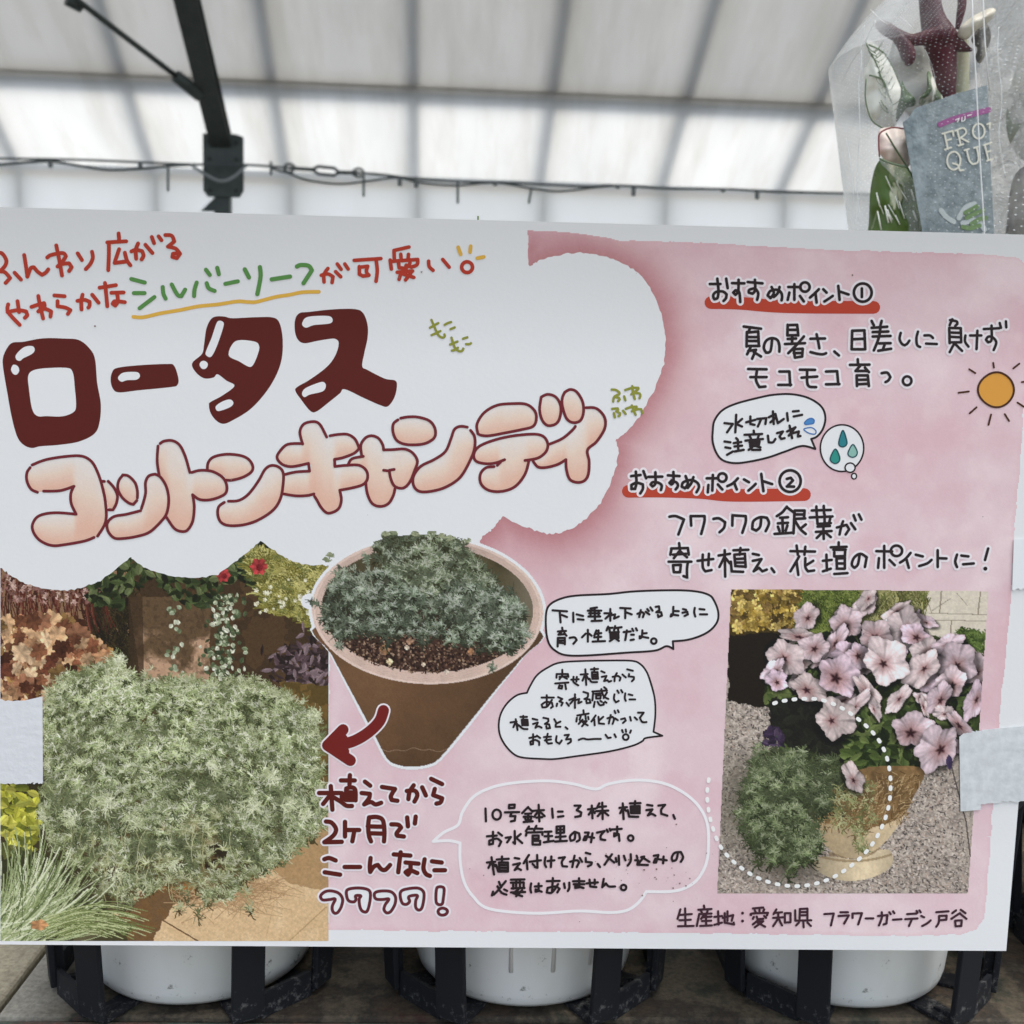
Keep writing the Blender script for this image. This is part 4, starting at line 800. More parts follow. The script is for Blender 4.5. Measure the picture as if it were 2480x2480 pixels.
for sx, c in (("845,228 868,288 866,315 845,328 823,318 822,288", (44, 122, 134)), ("800,340 825,385 822,415 797,428 772,412 772,385", (48, 138, 130)), ("905,313 930,352 925,380 900,390 877,376 880,350", (132, 178, 172))):
    P = shape(sx, J1); d = poly_obj('water_drop', P, inkmat('drop%d' % c[0], *c), tb, 0.00012); k = Ink(); k.ribbon(P, 3, HB, True); k.build('drop_outline', inkmat('teal', 30, 74, 82), d)
I1 = (1280, 1410, .2588)
bubble("1355,625 1290,598 1180,640 900,660 550,685 350,682 250,640 190,570 165,450 165,290 200,210 300,155 450,125 750,110 1000,85 1350,75 1560,85 1690,120 1740,180 1775,280 1765,370 1700,450 1600,505 1480,540 1350,552", I1, 5.2,
    "225,262 360,272;292,270 300,375;310,305 360,325/418,285 420,370;450,300 510,315;460,345 515,350/640,235 580,245;555,265 680,265;568,290 665,290;560,320 670,320;618,245 622,360;580,265 580,320;655,265 655,318;590,362 685,358/765,250 765,360;710,290 775,290 720,340;770,310 810,300 800,340 845,320/858,240 955,245;905,248 905,335;910,280 965,300/1018,295 1060,280 1080,295 1070,325;1050,260 1035,325;1095,275 1130,300;1110,250 1125,268;1140,235 1160,265/1190,230 1220,225 1225,260 1195,280 1240,280 1248,310 1215,325 1210,305/1355,230 1350,300 1330,320 1335,300 1400,310;1355,268 1405,270/1445,250 1475,258;1440,285 1485,275 1490,300 1460,315/1555,240 1550,280 1560,320;1600,250 1645,255;1605,300 1670,300/315,425 318,455;275,460 350,455;310,460 280,490 340,485;335,475 355,500;275,520 272,600;280,520 340,520 340,580;285,545 338,545;285,565 335,570/385,520 430,515 450,540 420,575/500,515 535,480;555,445 555,555;565,480 590,500;635,450 615,500;620,485 680,475;655,450 650,550;615,515 680,510;600,555 715,550/745,415 730,450;735,430 785,425;755,425 760,460;810,410 800,450;805,430 870,420;835,425 840,455;760,470 845,465;765,470 768,525;840,468 842,520;768,490 840,488;768,508 840,506;768,525 842,522;790,530 760,550;820,530 845,548/890,465 955,460;920,450 905,540;960,490 985,490;955,540 985,535;970,435 980,455;1005,430 1015,450/1065,450 1060,510 1040,525 1040,505 1120,520;1065,480 1105,475/o 1172,550,25,25", 5.7)
K1 = (1200, 1590, .22774)
bubble("1775,842 1600,865 1560,900 1450,950 1200,1010 850,1060 640,1088 500,1088 300,1075 200,1040 110,950 50,840 35,720 60,600 130,490 230,410 335,385 370,310 440,200 550,120 680,65 900,48 1200,42 1450,45 1540,80 1600,150 1640,245 1690,430 1700,610 1680,800", K1, 4.6,
    "710,140 710,170;650,185 770,185 775,215;650,185 648,225;680,215 760,210;710,200 680,240;715,210 760,235;635,285 775,275;680,310 710,310 705,340 670,335 680,305;740,285 750,345/805,245 885,240;830,215 830,270 880,305;865,215 860,265/905,190 980,185;955,135 965,300;950,195 925,255;965,200 990,240;1015,135 1090,130;1050,120 1050,160;1025,165 1085,165 1090,235;1025,170 1030,235;1030,190 1085,190;1030,212 1085,212;1030,235 1085,235;1000,235 1020,268 1080,270/1125,155 1160,170;1130,215 1180,205 1155,260 1190,250 1205,268 1230,258/1245,215 1300,205 1330,225 1320,255;1290,175 1270,215 1265,260;1350,190 1385,220/1400,135 1460,150;1420,185 1415,210 1470,215 1470,240 1450,260/490,435 620,435;545,410 545,520;600,460 550,530 500,540 490,510 540,480 600,490 610,530 590,545/665,430 710,450 680,475 715,490 700,520;655,500 650,525;755,490 780,522/845,400 845,545;785,460 850,435 795,500;855,460 890,450 880,495 915,480/935,375 985,390 980,430 945,450 1000,455 1010,490 970,495 965,470/1155,325 1180,345;1030,370 1185,360;1040,375 1030,465;1125,345 1150,420 1200,450;1185,380 1150,440;1060,395 1120,390;1070,415 1120,412 1115,445 1070,445 1070,415;1055,480 1045,535;1085,480 1110,515 1150,510 1150,490;1115,470 1130,480;1165,480 1180,490/1265,400 1260,450 1280,485 1310,470;1295,360 1310,385;1335,355 1350,380/1380,390 1375,440 1385,470;1415,400 1455,410;1425,455 1485,455/160,700 225,690;215,665 235,780;212,700 190,750;225,710 245,735;265,640 335,640;295,630 295,660;280,670 340,670 345,730;280,675 285,730;285,690 340,690;285,710 340,710;285,728 345,728;250,730 290,765 340,770/395,660 445,672;400,715 450,700 425,755 455,740 490,755/510,650 560,660 560,690 525,715 570,720 580,760 545,765 540,740/625,665 645,700;690,690 645,715 640,745 690,745/745,750 765,768/935,570 938,605;870,625 990,605;910,620 895,670;955,612 960,665;865,650 860,690;985,640 990,665;925,670 885,715;900,690 970,685 920,740;930,700 980,730/1065,625 1020,690;1050,665 1055,730;1145,640 1100,680;1095,640 1100,710 1155,715/1190,655 1245,640 1260,665 1245,715;1225,620 1205,710;1270,655 1300,675;1265,575 1275,600;1300,570 1310,590/1335,665 1375,655 1385,680 1355,705/1430,640 1440,680;1480,645 1505,670/1515,595 1575,595 1535,650 1560,695 1605,695/360,865 430,850;400,825 400,930 375,935 370,905 420,885 465,905 465,940;440,840 475,865/555,820 540,890 560,925 600,920;515,855 590,850;525,890 590,880/650,845 645,900 680,925 705,890/735,835 780,830 750,880 800,875 800,905 770,925/885,885 930,870 980,880 1050,875 1120,875/1170,830 1195,865 1225,860;1265,825 1280,855/o 1385,855,30,30;1345,780 1355,805;1385,775 1388,800;1440,785 1430,810", 5.2)
L1 = (1040, 1880, .36232)
bubble("205,445 130,430 25,435 95,375 190,325 220,240 290,140 400,80 550,45 780,30 960,50 1110,85 1200,50 1380,25 1560,45 1700,110 1800,200 1855,310 1865,450 1850,580 1790,690 1700,750 1600,770 1450,770 1400,840 1320,895 1200,910 1000,900 700,915 400,885 290,800 230,700 205,560", L1, 7.2,
    "375,215 378,300/o 450,255,28,33/535,190 570,188 568,210 532,212 533,190;505,240 600,238;550,240 540,265 575,265 570,295 545,300/660,205 620,245;662,210 690,235;640,250 680,248;630,270 685,268;660,250 660,300;640,280 645,292;680,278 675,292;630,305 690,300;690,230 765,225;730,190 735,300;725,235 700,270;738,235 770,265;715,275 755,272/820,215 825,275;860,235 890,235;860,270 895,265/970,195 1010,195 985,225 1015,240 1010,265 975,270/1060,220 1110,215;1085,195 1090,280;1085,225 1065,255;1095,230 1105,245;1135,180 1120,210;1125,205 1180,200;1115,232 1195,228;1155,175 1158,285;1155,232 1125,265;1160,232 1195,260/1270,210 1320,205;1292,180 1298,285;1292,212 1275,245;1300,215 1315,230;1340,180 1410,178;1375,165 1372,195;1345,200 1405,198 1405,245;1345,200 1348,245;1348,215 1405,215;1348,230 1405,230;1348,245 1405,245;1325,225 1335,268 1395,270/1455,190 1490,195;1450,225 1490,220 1460,260 1485,250 1510,262/1530,195 1575,190 1550,220 1550,250 1590,262/1630,258 1640,282/385,400 450,395;425,370 425,450 400,455 400,430 450,415 480,435 465,465;460,375 485,395/510,410 545,405 520,440;570,365 572,450 560,440;610,385 580,410;575,405 620,445/665,335 645,365;655,350 690,350;715,330 700,360;710,348 755,350;650,375 645,395;650,375 755,372 755,390;690,395 730,395 730,415 690,415 690,395;690,430 740,430 740,455 690,455 690,398/770,370 815,368;770,400 820,398;765,440 830,430;795,370 795,435;850,335 900,332 900,375 850,378 850,335;850,355 900,355;875,335 875,430;845,405 910,400;840,435 918,430/975,380 970,420 945,430 940,400 970,370 1000,380 1005,420 985,435/1040,375 1065,375 1045,425 1030,425 1040,400 1100,410;1090,380 1080,440/1120,375 1170,365 1145,395 1145,420 1175,425;1185,355 1192,370;1205,350 1210,362/1215,355 1285,350;1255,335 1255,390 1235,400 1235,380 1265,385 1270,430/o 1345,412,18,18/385,575 440,570;415,540 432,655;412,575 395,610;425,580 440,600;450,555 530,550;485,535 485,570;465,575 525,575 525,630;465,575 468,630;468,592 525,592;468,610 525,610;468,628 525,628;445,590 460,635 525,635/570,545 600,550;560,590 605,580 570,625 590,615 612,625/665,525 630,580;650,560 655,620;670,570 745,560;720,525 722,610 705,605;690,585 700,595/775,540 770,580 780,605;790,565 835,560;815,535 812,605/865,545 905,540 885,570 890,600 920,602/940,570 985,560 1000,575 985,605;970,530 955,605;1005,545 1020,570/1045,510 1075,518;1045,545 1045,570 1085,575 1080,590 1060,600/1125,585 1140,605/1170,590 1220,520;1180,530 1235,575;1245,545 1250,570;1265,530 1268,590/1300,530 1310,560;1345,520 1345,565 1325,595/1385,530 1390,545;1375,560 1395,560 1390,590 1460,592;1415,540 1435,535 1400,580;1430,545 1470,570/1500,530 1530,525 1515,575 1500,575 1510,550 1585,560;1565,535 1562,580/1660,515 1650,555 1625,565 1620,540 1640,510 1680,505 1695,540 1680,570/465,705 480,740;510,700 460,760 430,790;455,735 480,775 515,790;425,770 418,795;500,755 520,765/545,690 635,688;560,715 560,750;545,710 630,708 630,745;580,690 580,745;605,690 605,745;550,748 635,745;595,755 560,780 620,800;620,760 580,800;545,775 640,772/680,715 675,750 680,775;705,735 750,732;730,715 730,765 710,770 710,755 750,770/785,700 870,698;825,680 820,770;860,720 820,775 785,775 790,745 840,735 870,750 855,775/900,715 905,745;935,710 935,745 925,765/960,700 1035,700;965,720 1035,720;1000,680 1002,740 975,745 975,730 1030,745/1050,715 1125,708;1070,690 1075,735 1115,740;1105,690 1105,720/1165,685 1155,740 1180,715 1200,735 1240,735/o 1297,742,18,18", 6.0, line=inkmat('white_line', 226, 226, 232), fill=False)
# maroon words, hollow words and arrow
M1 = (760, 1870, .19672)
text(TXL, "65,255 330,255;210,170 218,300 230,460;210,270 115,390;230,300 330,360 400,410 470,415;335,100 505,100;445,35 440,150;400,200 395,340;400,200 460,185 510,215 515,345;400,245 510,250;400,290 510,290;400,340 515,340;345,255 345,340/630,115 695,165;590,255 690,265 680,320 620,395 700,365 760,395 830,375/840,180 1000,205 950,290 960,340 1030,350/1145,230 1240,225 1275,280 1240,360;1230,160 1180,240 1165,330;1335,185 1380,285/1445,80 1580,145;1490,205 1470,280 1580,320 1560,370 1510,385/150,605 220,620 275,700 240,780 130,860 345,855/385,610 385,790;385,710 560,710;500,720 475,850/680,560 670,660 680,780 705,850;680,555 780,550 850,590 870,720 865,850;665,665 850,670;680,750 860,755/955,640 1040,645 1075,680 1020,750 1030,780 1110,790;1150,555 1160,665;1255,545 1245,630/130,1070 190,1055 270,1085;135,1230 325,1260/380,1165 570,1165/700,1055 690,1150 695,1225 740,1160 790,1140 830,1190 880,1200 940,1140/985,1010 1190,1025;1070,985 1055,1100 1040,1230;1130,1110 1290,1125;1190,1130 1190,1210 1160,1260 1130,1230 1180,1205 1275,1240/1365,1070 1350,1180 1380,1250 1430,1275;1455,1095 1575,1110;1485,1205 1615,1205", M1, 10.8, MAROON, 9)
hol = ["85,1520 140,1470 220,1460 310,1490 355,1560 340,1650 300,1720 260,1735 230,1700 230,1640 265,1560 200,1565 110,1570", "410,1450 500,1425 620,1430 690,1465 695,1560 670,1680 640,1720 590,1700 565,1640 560,1560 580,1520 515,1520 520,1565 490,1595 430,1580 405,1520", "765,1475 850,1460 950,1470 1005,1530 1000,1620 950,1710 900,1730 865,1690 880,1630 925,1560 850,1565 770,1560 745,1515", "1075,1465 1150,1435 1280,1425 1350,1470 1355,1560 1330,1670 1290,1695 1255,1660 1255,1580 1275,1515 1170,1530 1180,1590 1140,1625 1090,1610 1065,1530", "1510,1440 1540,1410 1590,1415 1605,1450 1595,1550 1580,1620 1530,1625 1505,1580", "1530,1715 1545,1685 1590,1672 1635,1690 1645,1720 1620,1750 1580,1758 1545,1745"]
for sx in hol:
    P = shape(sx, M1); o = poly_obj('hollow_letter', P, PAPERM, poster, 0.000105); k = Ink(); k.ribbon(P, 7.4, HB, True); k.build('letter_outline', inkmat('hollow', 92, 40, 48), o)
    k = Ink(); k.ribbon(P, 17, 0.00009, True); k.build('white_outline', HALO, o)
N1 = (720, 1260, .33126)
text('curved_arrow', "630,1390 600,1470 520,1550 420,1610 320,1640;335,1530 222,1645;222,1645 388,1755;240,1640 330,1600;260,1650 340,1690", N1, 27, inkmat('arrow', 108, 34, 32), 8)
# producer line
O1 = (1600, 2170, .45549)
text(TXL, "105,70 90,120;98,100 165,95;130,65 132,158;100,128 160,125;92,160 175,158/230,50 232,65;200,72 270,68;215,78 220,90;250,75 245,90;205,95 270,92;205,95 192,158;230,100 215,120;222,112 270,108;240,100 242,155;220,132 268,130;210,158 272,155/285,110 325,105;305,80 308,150;285,152 325,140;330,115 385,100 378,130;355,80 355,130;340,90 340,140 390,150 388,140/o 435,90,2,2;o 435,132,2,2/545,60 490,65;500,75 505,85;525,72 525,85;550,70 545,82;480,100 485,92 570,88 565,102;495,110 490,120;510,108 515,122 545,120;550,105 560,115;520,125 490,150;510,135 545,133 500,165;515,140 555,162/615,70 600,95;610,88 645,85;598,115 650,112;625,88 622,120 598,158;630,125 645,155;660,90 660,140 690,138 690,90 660,90/740,68 738,120;740,68 780,66 780,118;740,85 780,84;740,102 780,101;715,75 716,130 800,128;758,130 760,165;735,140 720,155;780,140 798,158/870,95 920,92 905,155/955,85 995,85;945,105 1000,102 975,145/1020,115 1020,92 1070,90 1050,150/1090,118 1130,118/1155,105 1205,100 1200,145 1185,150;1175,85 1175,115 1160,155;1215,85 1222,95;1235,80 1242,90/1235,125 1280,122/1310,95 1360,92;1300,122 1365,118;1335,122 1320,158;1360,78 1365,88;1375,75 1382,85/1385,105 1400,112;1435,128 1415,145 1390,158/1465,85 1530,80;1480,105 1520,103 1518,125 1480,128;1480,105 1478,140 1465,162/1570,75 1550,90;1595,72 1620,90;1590,90 1545,120;1590,92 1625,120;1565,130 1600,128 1598,158 1568,160 1565,130", O1, 5.6, inkmat('plum', 62, 40, 50))
# dotted ring round the trailing plant
ring = catmull(np.array([(460, 735), (520, 718), (640, 705), (760, 715), (900, 780), (1040, 895), (1115, 1010), (1148, 1150), (1145, 1300), (1110, 1430), (1040, 1560), (940, 1665), (790, 1760), (620, 1800), (450, 1780), (300, 1710), (170, 1590), (105, 1440), (78, 1280), (90, 1160)])*.41408+[1680, 1400], n=12)
sarc = np.concatenate([[0], np.cumsum(np.linalg.norm(np.diff(ring, axis=0), axis=1))]); k = Ink(); t = 4.0
at = lambda s: np.array([np.interp(s, sarc, ring[:, 0]), np.interp(s, sarc, ring[:, 1])])
while t < sarc[-1]-6: k.ribbon(np.array([at(t), at(t+5)]), 9.2, 0.0002+k.k % 2*Ink.STEP); k.k += 1; t += 24.0
k.build('dotted_ring', inkmat('dots', 232, 228, 230), poster)
# specks of soil splashed on the paper
v = []; f = []; rs = np.random.RandomState(4)
for i in range(70):
    c = (1100+rs.rand()*640, 1990+rs.rand()*220) if i < 45 else (rs.rand()*2400, 560+rs.rand()*1650)
    if i < 45: c = (1580+rs.randn()*80, 2120+rs.randn()*40)
    r = .7+rs.rand()**3*2.2; n = 6; b = len(v); an = np.arange(n)*2*math.pi/n+rs.rand()
    v += list(S(c[0]+np.cos(an)*r*(.6+.6*rs.rand(n)), c[1]+np.sin(an)*r*(.6+.6*rs.rand(n)), np.full(n, .00028+i*1e-6))); f.append(tuple(range(b, b+n)))
pydata('dirt_specks', v, f, inkmat('dirt', 120, 104, 100), poster)['kind'] = 'stuff'

# tape
def tape(name, P, m, label, top_jag, thick=0.00018, h=0.0004):
    P = np.array(P, float); Q = []; rs = np.random.RandomState(len(label))
    for i in range(len(P)):
        a, b = P[i], P[(i+1) % len(P)]; n = 24 if i in top_jag else 6
        for t in np.linspace(0, 1, n, endpoint=False): Q.append(a+(b-a)*t+(rs.randn(2)*1.6 if i in top_jag and 0 < t else 0))
    Q = np.array(Q); n = len(Q); c = Q.mean(0)
    f_ = S(Q[:, 0], Q[:, 1], np.full(n, h+thick)); b_ = S(Q[:, 0], Q[:, 1], np.full(n, h))
    o = MB().add(list(f_)+list(b_), [tuple(range(n-1, -1, -1)), tuple(range(n, 2*n))]+[(i, (i+1) % n, n+(i+1) % n, n+i) for i in range(n)]).build(name, m, None, origin=pt(c[0], c[1], h))
    return tag(o, label, 'tape', 'tape strips holding the poster')
def tape_mat(fac):
    m = bpy.data.materials.new('tape_film'); m.use_nodes = True; nt = m.node_tree; b = nt.nodes['Principled BSDF']; out = nt.nodes['Material Output']
    b.inputs['Base Color'].default_value = (0.74, 0.77, 0.78, 1); b.inputs['Roughness'].default_value = .5
    tr = nt.nodes.new('ShaderNodeBsdfTransparent'); mx = nt.nodes.new('ShaderNodeMixShader'); mx.inputs[0].default_value = fac; tc = nt.nodes.new('ShaderNodeTexCoord'); n = nt.nodes.new('ShaderNodeTexNoise'); n.inputs['Scale'].default_value = 220; n.inputs['Detail'].default_value = 6; bp = nt.nodes.new('ShaderNodeBump'); bp.inputs['Strength'].default_value = .2; bp.inputs['Distance'].default_value = .001; nt.links.new(tc.outputs['Object'], n.inputs['Vector']); nt.links.new(n.outputs['Fac'], bp.inputs['Height']); nt.links.new(bp.outputs[0], b.inputs['Normal']); mr = nt.nodes.new('ShaderNodeMapRange'); mr.inputs[1].default_value = .35; mr.inputs[2].default_value = .65; mr.inputs[3].default_value = fac-.10; mr.inputs[4].default_value = fac+.12; nt.links.new(n.outputs['Fac'], mr.inputs[0]); nt.links.new(mr.outputs[0], mx.inputs[0])
    nt.links.new(tr.outputs[0], mx.inputs[1]); nt.links.new(b.outputs[0], mx.inputs[2]); nt.links.new(mx.outputs[0], out.inputs[0]); return m
tape('tape_strip', [(-70, 1694), (60, 1696), (104, 1686), (105, 1894), (60, 1897), (-70, 1896)], mat('white_tape', tuple(ink(C(203, 210, 219))), .6, .2, bump=(260, .15)), 'opaque white tape strip stuck over the bushy plant picture', (0, 3, 4))
tape('tape_strip', [(2322, 1784), (2332, 1776), (2378, 1767), (2550, 1750), (2550, 1932), (2374, 1946), (2374, 1960), (2325, 1964)], tape_mat(.78), 'translucent white tape strip across the pink border beside the petunia picture', (1, 4))
tape('tape_strip', [(2454, 1306), (2560, 1296), (2560, 1420), (2450, 1428)], mat('clean_tape', (.79, .81, .82), .6, .2), 'small white tape piece on the upper right border of the poster', (2,))
# ------------------------------------------------------------------ bench, trays and white pots behind the poster
BZ = 0.913
GROUNDM = mat('soil_floor', (.16, .14, .11), .9, .1, (1.5, (.24, .21, .17), .2))
MB().add([(-30, -20, 0), (30, -20, 0), (30, 40, 0), (-30, 40, 0)], [(0, 1, 2, 3)]).build('ground', GROUNDM)['kind'] = 'structure'
def slab_mat(name, cols, scale=14, pale_end=None):
    m = bpy.data.materials.new(name); m.use_nodes = True; nt = m.node_tree; b = nt.nodes['Principled BSDF']
    tc = nt.nodes.new('ShaderNodeTexCoord'); n = nt.nodes.new('ShaderNodeTexNoise'); n.inputs['Scale'].default_value = scale; n.inputs['Detail'].default_value = 10; n.inputs['Roughness'].default_value = .7
    r = nt.nodes.new('ShaderNodeValToRGB'); r.color_ramp.elements.remove(r.color_ramp.elements[1])
    for i, c in enumerate(cols):
        e = r.color_ramp.elements[0] if i == 0 else r.color_ramp.elements.new(.32+.36*i/(len(cols)-1))
        e.position = .32+.36*i/(len(cols)-1); e.color = (*c, 1)
    f = nt.nodes.new('ShaderNodeTexNoise'); f.inputs['Scale'].default_value = 500; f.inputs['Detail'].default_value = 4
    mx = nt.nodes.new('ShaderNodeMixRGB'); mx.blend_type = 'OVERLAY'; mx.inputs[0].default_value = .6
    for a in (n, f): nt.links.new(tc.outputs['Object'], a.inputs['Vector'])
    nt.links.new(n.outputs['Fac'], r.inputs[0]); src = r.outputs[0]
    if pale_end:      # lighter end of the slab, blended in along its length with noise
        sx = nt.nodes.new('ShaderNodeSeparateXYZ'); nt.links.new(tc.outputs['Object'], sx.inputs[0]); w1 = nt.nodes.new('ShaderNodeMath'); w1.operation = 'MULTIPLY_ADD'; w1.inputs[1].default_value = .09; nt.links.new(n.outputs['Fac'], w1.inputs[0]); nt.links.new(sx.outputs['X'], w1.inputs[2])
        mr = nt.nodes.new('ShaderNodeMapRange'); mr.inputs[1].default_value = pale_end[1]+.045; mr.inputs[2].default_value = pale_end[2]+.045; nt.links.new(w1.outputs[0], mr.inputs[0]); md = nt.nodes.new('ShaderNodeMixRGB'); md.inputs[2].default_value = (*pale_end[0], 1)
        nt.links.new(mr.outputs[0], md.inputs[0]); nt.links.new(src, md.inputs[1]); src = md.outputs[0]
    nt.links.new(src, mx.inputs[1]); nt.links.new(f.outputs['Fac'], mx.inputs[2]); nt.links.new(mx.outputs[0], b.inputs['Base Color'])
    bp = nt.nodes.new('ShaderNodeBump'); bp.inputs['Strength'].default_value = .5; bp.inputs['Distance'].default_value = .001; nt.links.new(f.outputs['Fac'], bp.inputs['Height']); nt.links.new(bp.outputs[0], b.inputs['Normal'])
    b.inputs['Roughness'].default_value = .8; return m
bench = empty('display_bench', (0, .3, 0), 'stained stone slab bench that the white pots stand on', 'bench')
SL1 = slab_mat('sandy_slab', [(.27, .235, .165), (.40, .35, .25), (.33, .29, .21)])
SL2 = slab_mat('stained_slab', [(.044, .017, .012), (.062, .042, .026), (.028, .022, .016), (.10, .078, .052), (.026, .030, .020), (.06, .026, .017)], 18, ((.32, .295, .245), -.172, -.206))
SL3 = slab_mat('mossy_slab', [(.05, .075, .055), (.13, .06, .045), (.06, .085, .066), (.15, .115, .085)], 20)
def slab(x0, x1, y0, y1, m): MB().box(((x0+x1)/2, (y0+y1)/2, BZ-.015), x1-x0, y1-y0, .03).build('stone_slab', m, bench, bevel=.002)
slab(-.9, -.2143, .0345, .62, SL1); slab(-.2119, .38, .0345, .62, SL2); slab(.3824, .9, .0345, .62, SL1); slab(-.9, .02, -.30, .0321, SL3); slab(.0224, .9, -.30, .0321, SL2)
MB().box((0, .16, BZ-.05), 1.8, .92, .036).build('bench_frame', mat('bench_wood', (.08, .07, .06), .8), bench)
lb = MB()
for x in (-.8, .8):
    for y in (-.22, .54): MB().box((x, y, (BZ-.068)/2), .06, .06, BZ-.068).build('leg', mat('bench_wood', (.08, .07, .06), .8), bench)

def dusty_black():
    m = bpy.data.materials.new('black_plastic'); m.use_nodes = True; nt = m.node_tree; b = nt.nodes['Principled BSDF']
    tc = nt.nodes.new('ShaderNodeTexCoord'); sx = nt.nodes.new('ShaderNodeSeparateXYZ'); n = nt.nodes.new('ShaderNodeTexNoise'); n.inputs['Scale'].default_value = 260; n.inputs['Detail'].default_value = 9; n.inputs['Roughness'].default_value = .75
    n2 = nt.nodes.new('ShaderNodeTexNoise'); n2.inputs['Scale'].default_value = 45; n2.inputs['Detail'].default_value = 5
    nt.links.new(tc.outputs['Object'], sx.inputs[0]); nt.links.new(tc.outputs['Object'], n.inputs['Vector']); nt.links.new(tc.outputs['Object'], n2.inputs['Vector'])
    mr = nt.nodes.new('ShaderNodeMapRange'); mr.inputs[1].default_value = 0.0; mr.inputs[2].default_value = .045; mr.inputs[3].default_value = .17; mr.inputs[4].default_value = -.03
    nt.links.new(sx.outputs['Z'], mr.inputs[0])
    a = nt.nodes.new('ShaderNodeMath'); a.operation = 'ADD'; nt.links.new(n.outputs['Fac'], a.inputs[0]); nt.links.new(mr.outputs[0], a.inputs[1])
    a2 = nt.nodes.new('ShaderNodeMath'); a2.operation = 'MULTIPLY_ADD'; nt.links.new(n2.outputs['Fac'], a2.inputs[0]); a2.inputs[1].default_value = .3; nt.links.new(a.outputs[0], a2.inputs[2])
    r = nt.nodes.new('ShaderNodeValToRGB'); r.color_ramp.elements[0].position = .84; r.color_ramp.elements[1].position = 1.0
    r.color_ramp.elements[0].color = (.0125, .0135, .017, 1); r.color_ramp.elements[1].color = (.16, .155, .15, 1)
    nt.links.new(a2.outputs[0], r.inputs[0]); nt.links.new(r.outputs[0], b.inputs['Base Color']); b.inputs['Roughness'].default_value = .62; b.inputs['Specular IOR Level'].default_value = .25; return m
BLK = dusty_black()
def white_plastic():
    m = bpy.data.materials.new('white_pot_plastic'); m.use_nodes = True; nt = m.node_tree; b = nt.nodes['Principled BSDF']
    tc = nt.nodes.new('ShaderNodeTexCoord'); sx = nt.nodes.new('ShaderNodeSeparateXYZ'); nt.links.new(tc.outputs['Object'], sx.inputs[0])
    n = nt.nodes.new('ShaderNodeTexNoise'); n.inputs['Scale'].default_value = 120; n.inputs['Detail'].default_value = 8; n.inputs['Roughness'].default_value = .7
    n2 = nt.nodes.new('ShaderNodeTexNoise'); n2.inputs['Scale'].default_value = 22; n2.inputs['Detail'].default_value = 6; mp = nt.nodes.new('ShaderNodeMapping'); mp.inputs['Scale'].default_value = (1, 1, .35)
    nt.links.new(tc.outputs['Object'], mp.inputs[0]); nt.links.new(mp.outputs[0], n2.inputs['Vector']); nt.links.new(tc.outputs['Object'], n.inputs['Vector'])
    mr = nt.nodes.new('ShaderNodeMapRange'); mr.inputs[1].default_value = 0; mr.inputs[2].default_value = .03; mr.inputs[3].default_value = .07; mr.inputs[4].default_value = 0; nt.links.new(sx.outputs['Z'], mr.inputs[0])
    a = nt.nodes.new('ShaderNodeMath'); a.operation = 'ADD'; nt.links.new(n.outputs['Fac'], a.inputs[0]); nt.links.new(mr.outputs[0], a.inputs[1])
    r = nt.nodes.new('ShaderNodeValToRGB'); r.color_ramp.elements[0].position = .64; r.color_ramp.elements[1].position = .73; r.color_ramp.elements[0].color = (.84, .845, .82, 1); r.color_ramp.elements[1].color = (.16, .14, .11, 1)
    r2 = nt.nodes.new('ShaderNodeValToRGB'); r2.color_ramp.elements[0].position = .42; r2.color_ramp.elements[1].position = .75; r2.color_ramp.elements[0].color = (1, 1, 1, 1); r2.color_ramp.elements[1].color = (.74, .71, .63, 1)
    mx = nt.nodes.new('ShaderNodeMixRGB'); mx.blend_type = 'MULTIPLY'; mx.inputs[0].default_value = .8
    nt.links.new(a.outputs[0], r.inputs[0]); nt.links.new(n2.outputs['Fac'], r2.inputs[0]); nt.links.new(r.outputs[0], mx.inputs[1]); nt.links.new(r2.outputs[0], mx.inputs[2]); nt.links.new(mx.outputs[0], b.inputs['Base Color'])
    b.inputs['Roughness'].default_value = .42; b.inputs['Specular IOR Level'].default_value = .35; return m
WPL = white_plastic(); SOIL = mat('potting_soil', (.035, .026, .02), .95, .1, (300, (.09, .07, .05), .15), bump=(400, 1))
SILV = mat('silver_foliage', (.20, .25, .17), .7, .15); STEMG = mat('green_stem', (.16, .2, .1), .7, .15)
def needles(c, n, R, H, ln, rs, top=None):
    v = []; f = []
    for i in range(n):
        a = rs.rand()*6.28; r = R*math.sqrt(rs.rand()); h = H*(1-(r/R)**2*.7)*(.25+.75*rs.rand())
        p = np.array([c[0]+r*math.cos(a), c[1]+r*math.sin(a), c[2]+h])
        for k in range(7):
            d = rs.randn(3); d[2] = abs(d[2])*.9; d /= np.linalg.norm(d); w = np.cross(d, rs.randn(3)); w /= np.linalg.norm(w)
            L = ln*(.6+.6*rs.rand()); b = len(v); v += [p-w*.0009, p+w*.0009, p+d*L]; f.append((b, b+1, b+2))
    return v, f
def pot_prof(): return [(0, .001), (.044, .001), (.0505, .0012), (.0525, .0035), (.0536, .0075), (.0575, .045), (.062, .112), (.0655, .113), (.0665, .126), (.0640, .1265), (.0615, .118), (.059, .112), (0, .111)]
CELLS = [(-.1327, 'leftmost white pot, scuffed, under the bushy plant picture'), (.0264, 'middle white pot with raised ribs, below the white speech outline on the poster'), (.1898, 'clean white pot below the petunia picture, near the right corner of the poster')]
TRL = ['dusty black pot tray holding the leftmost white pot', 'dusty black pot tray holding the middle white pot', 'dusty black pot tray holding the white pot at the right corner of the poster', 'black pot tray at the right edge of the photo beyond the poster']
CY = .0905
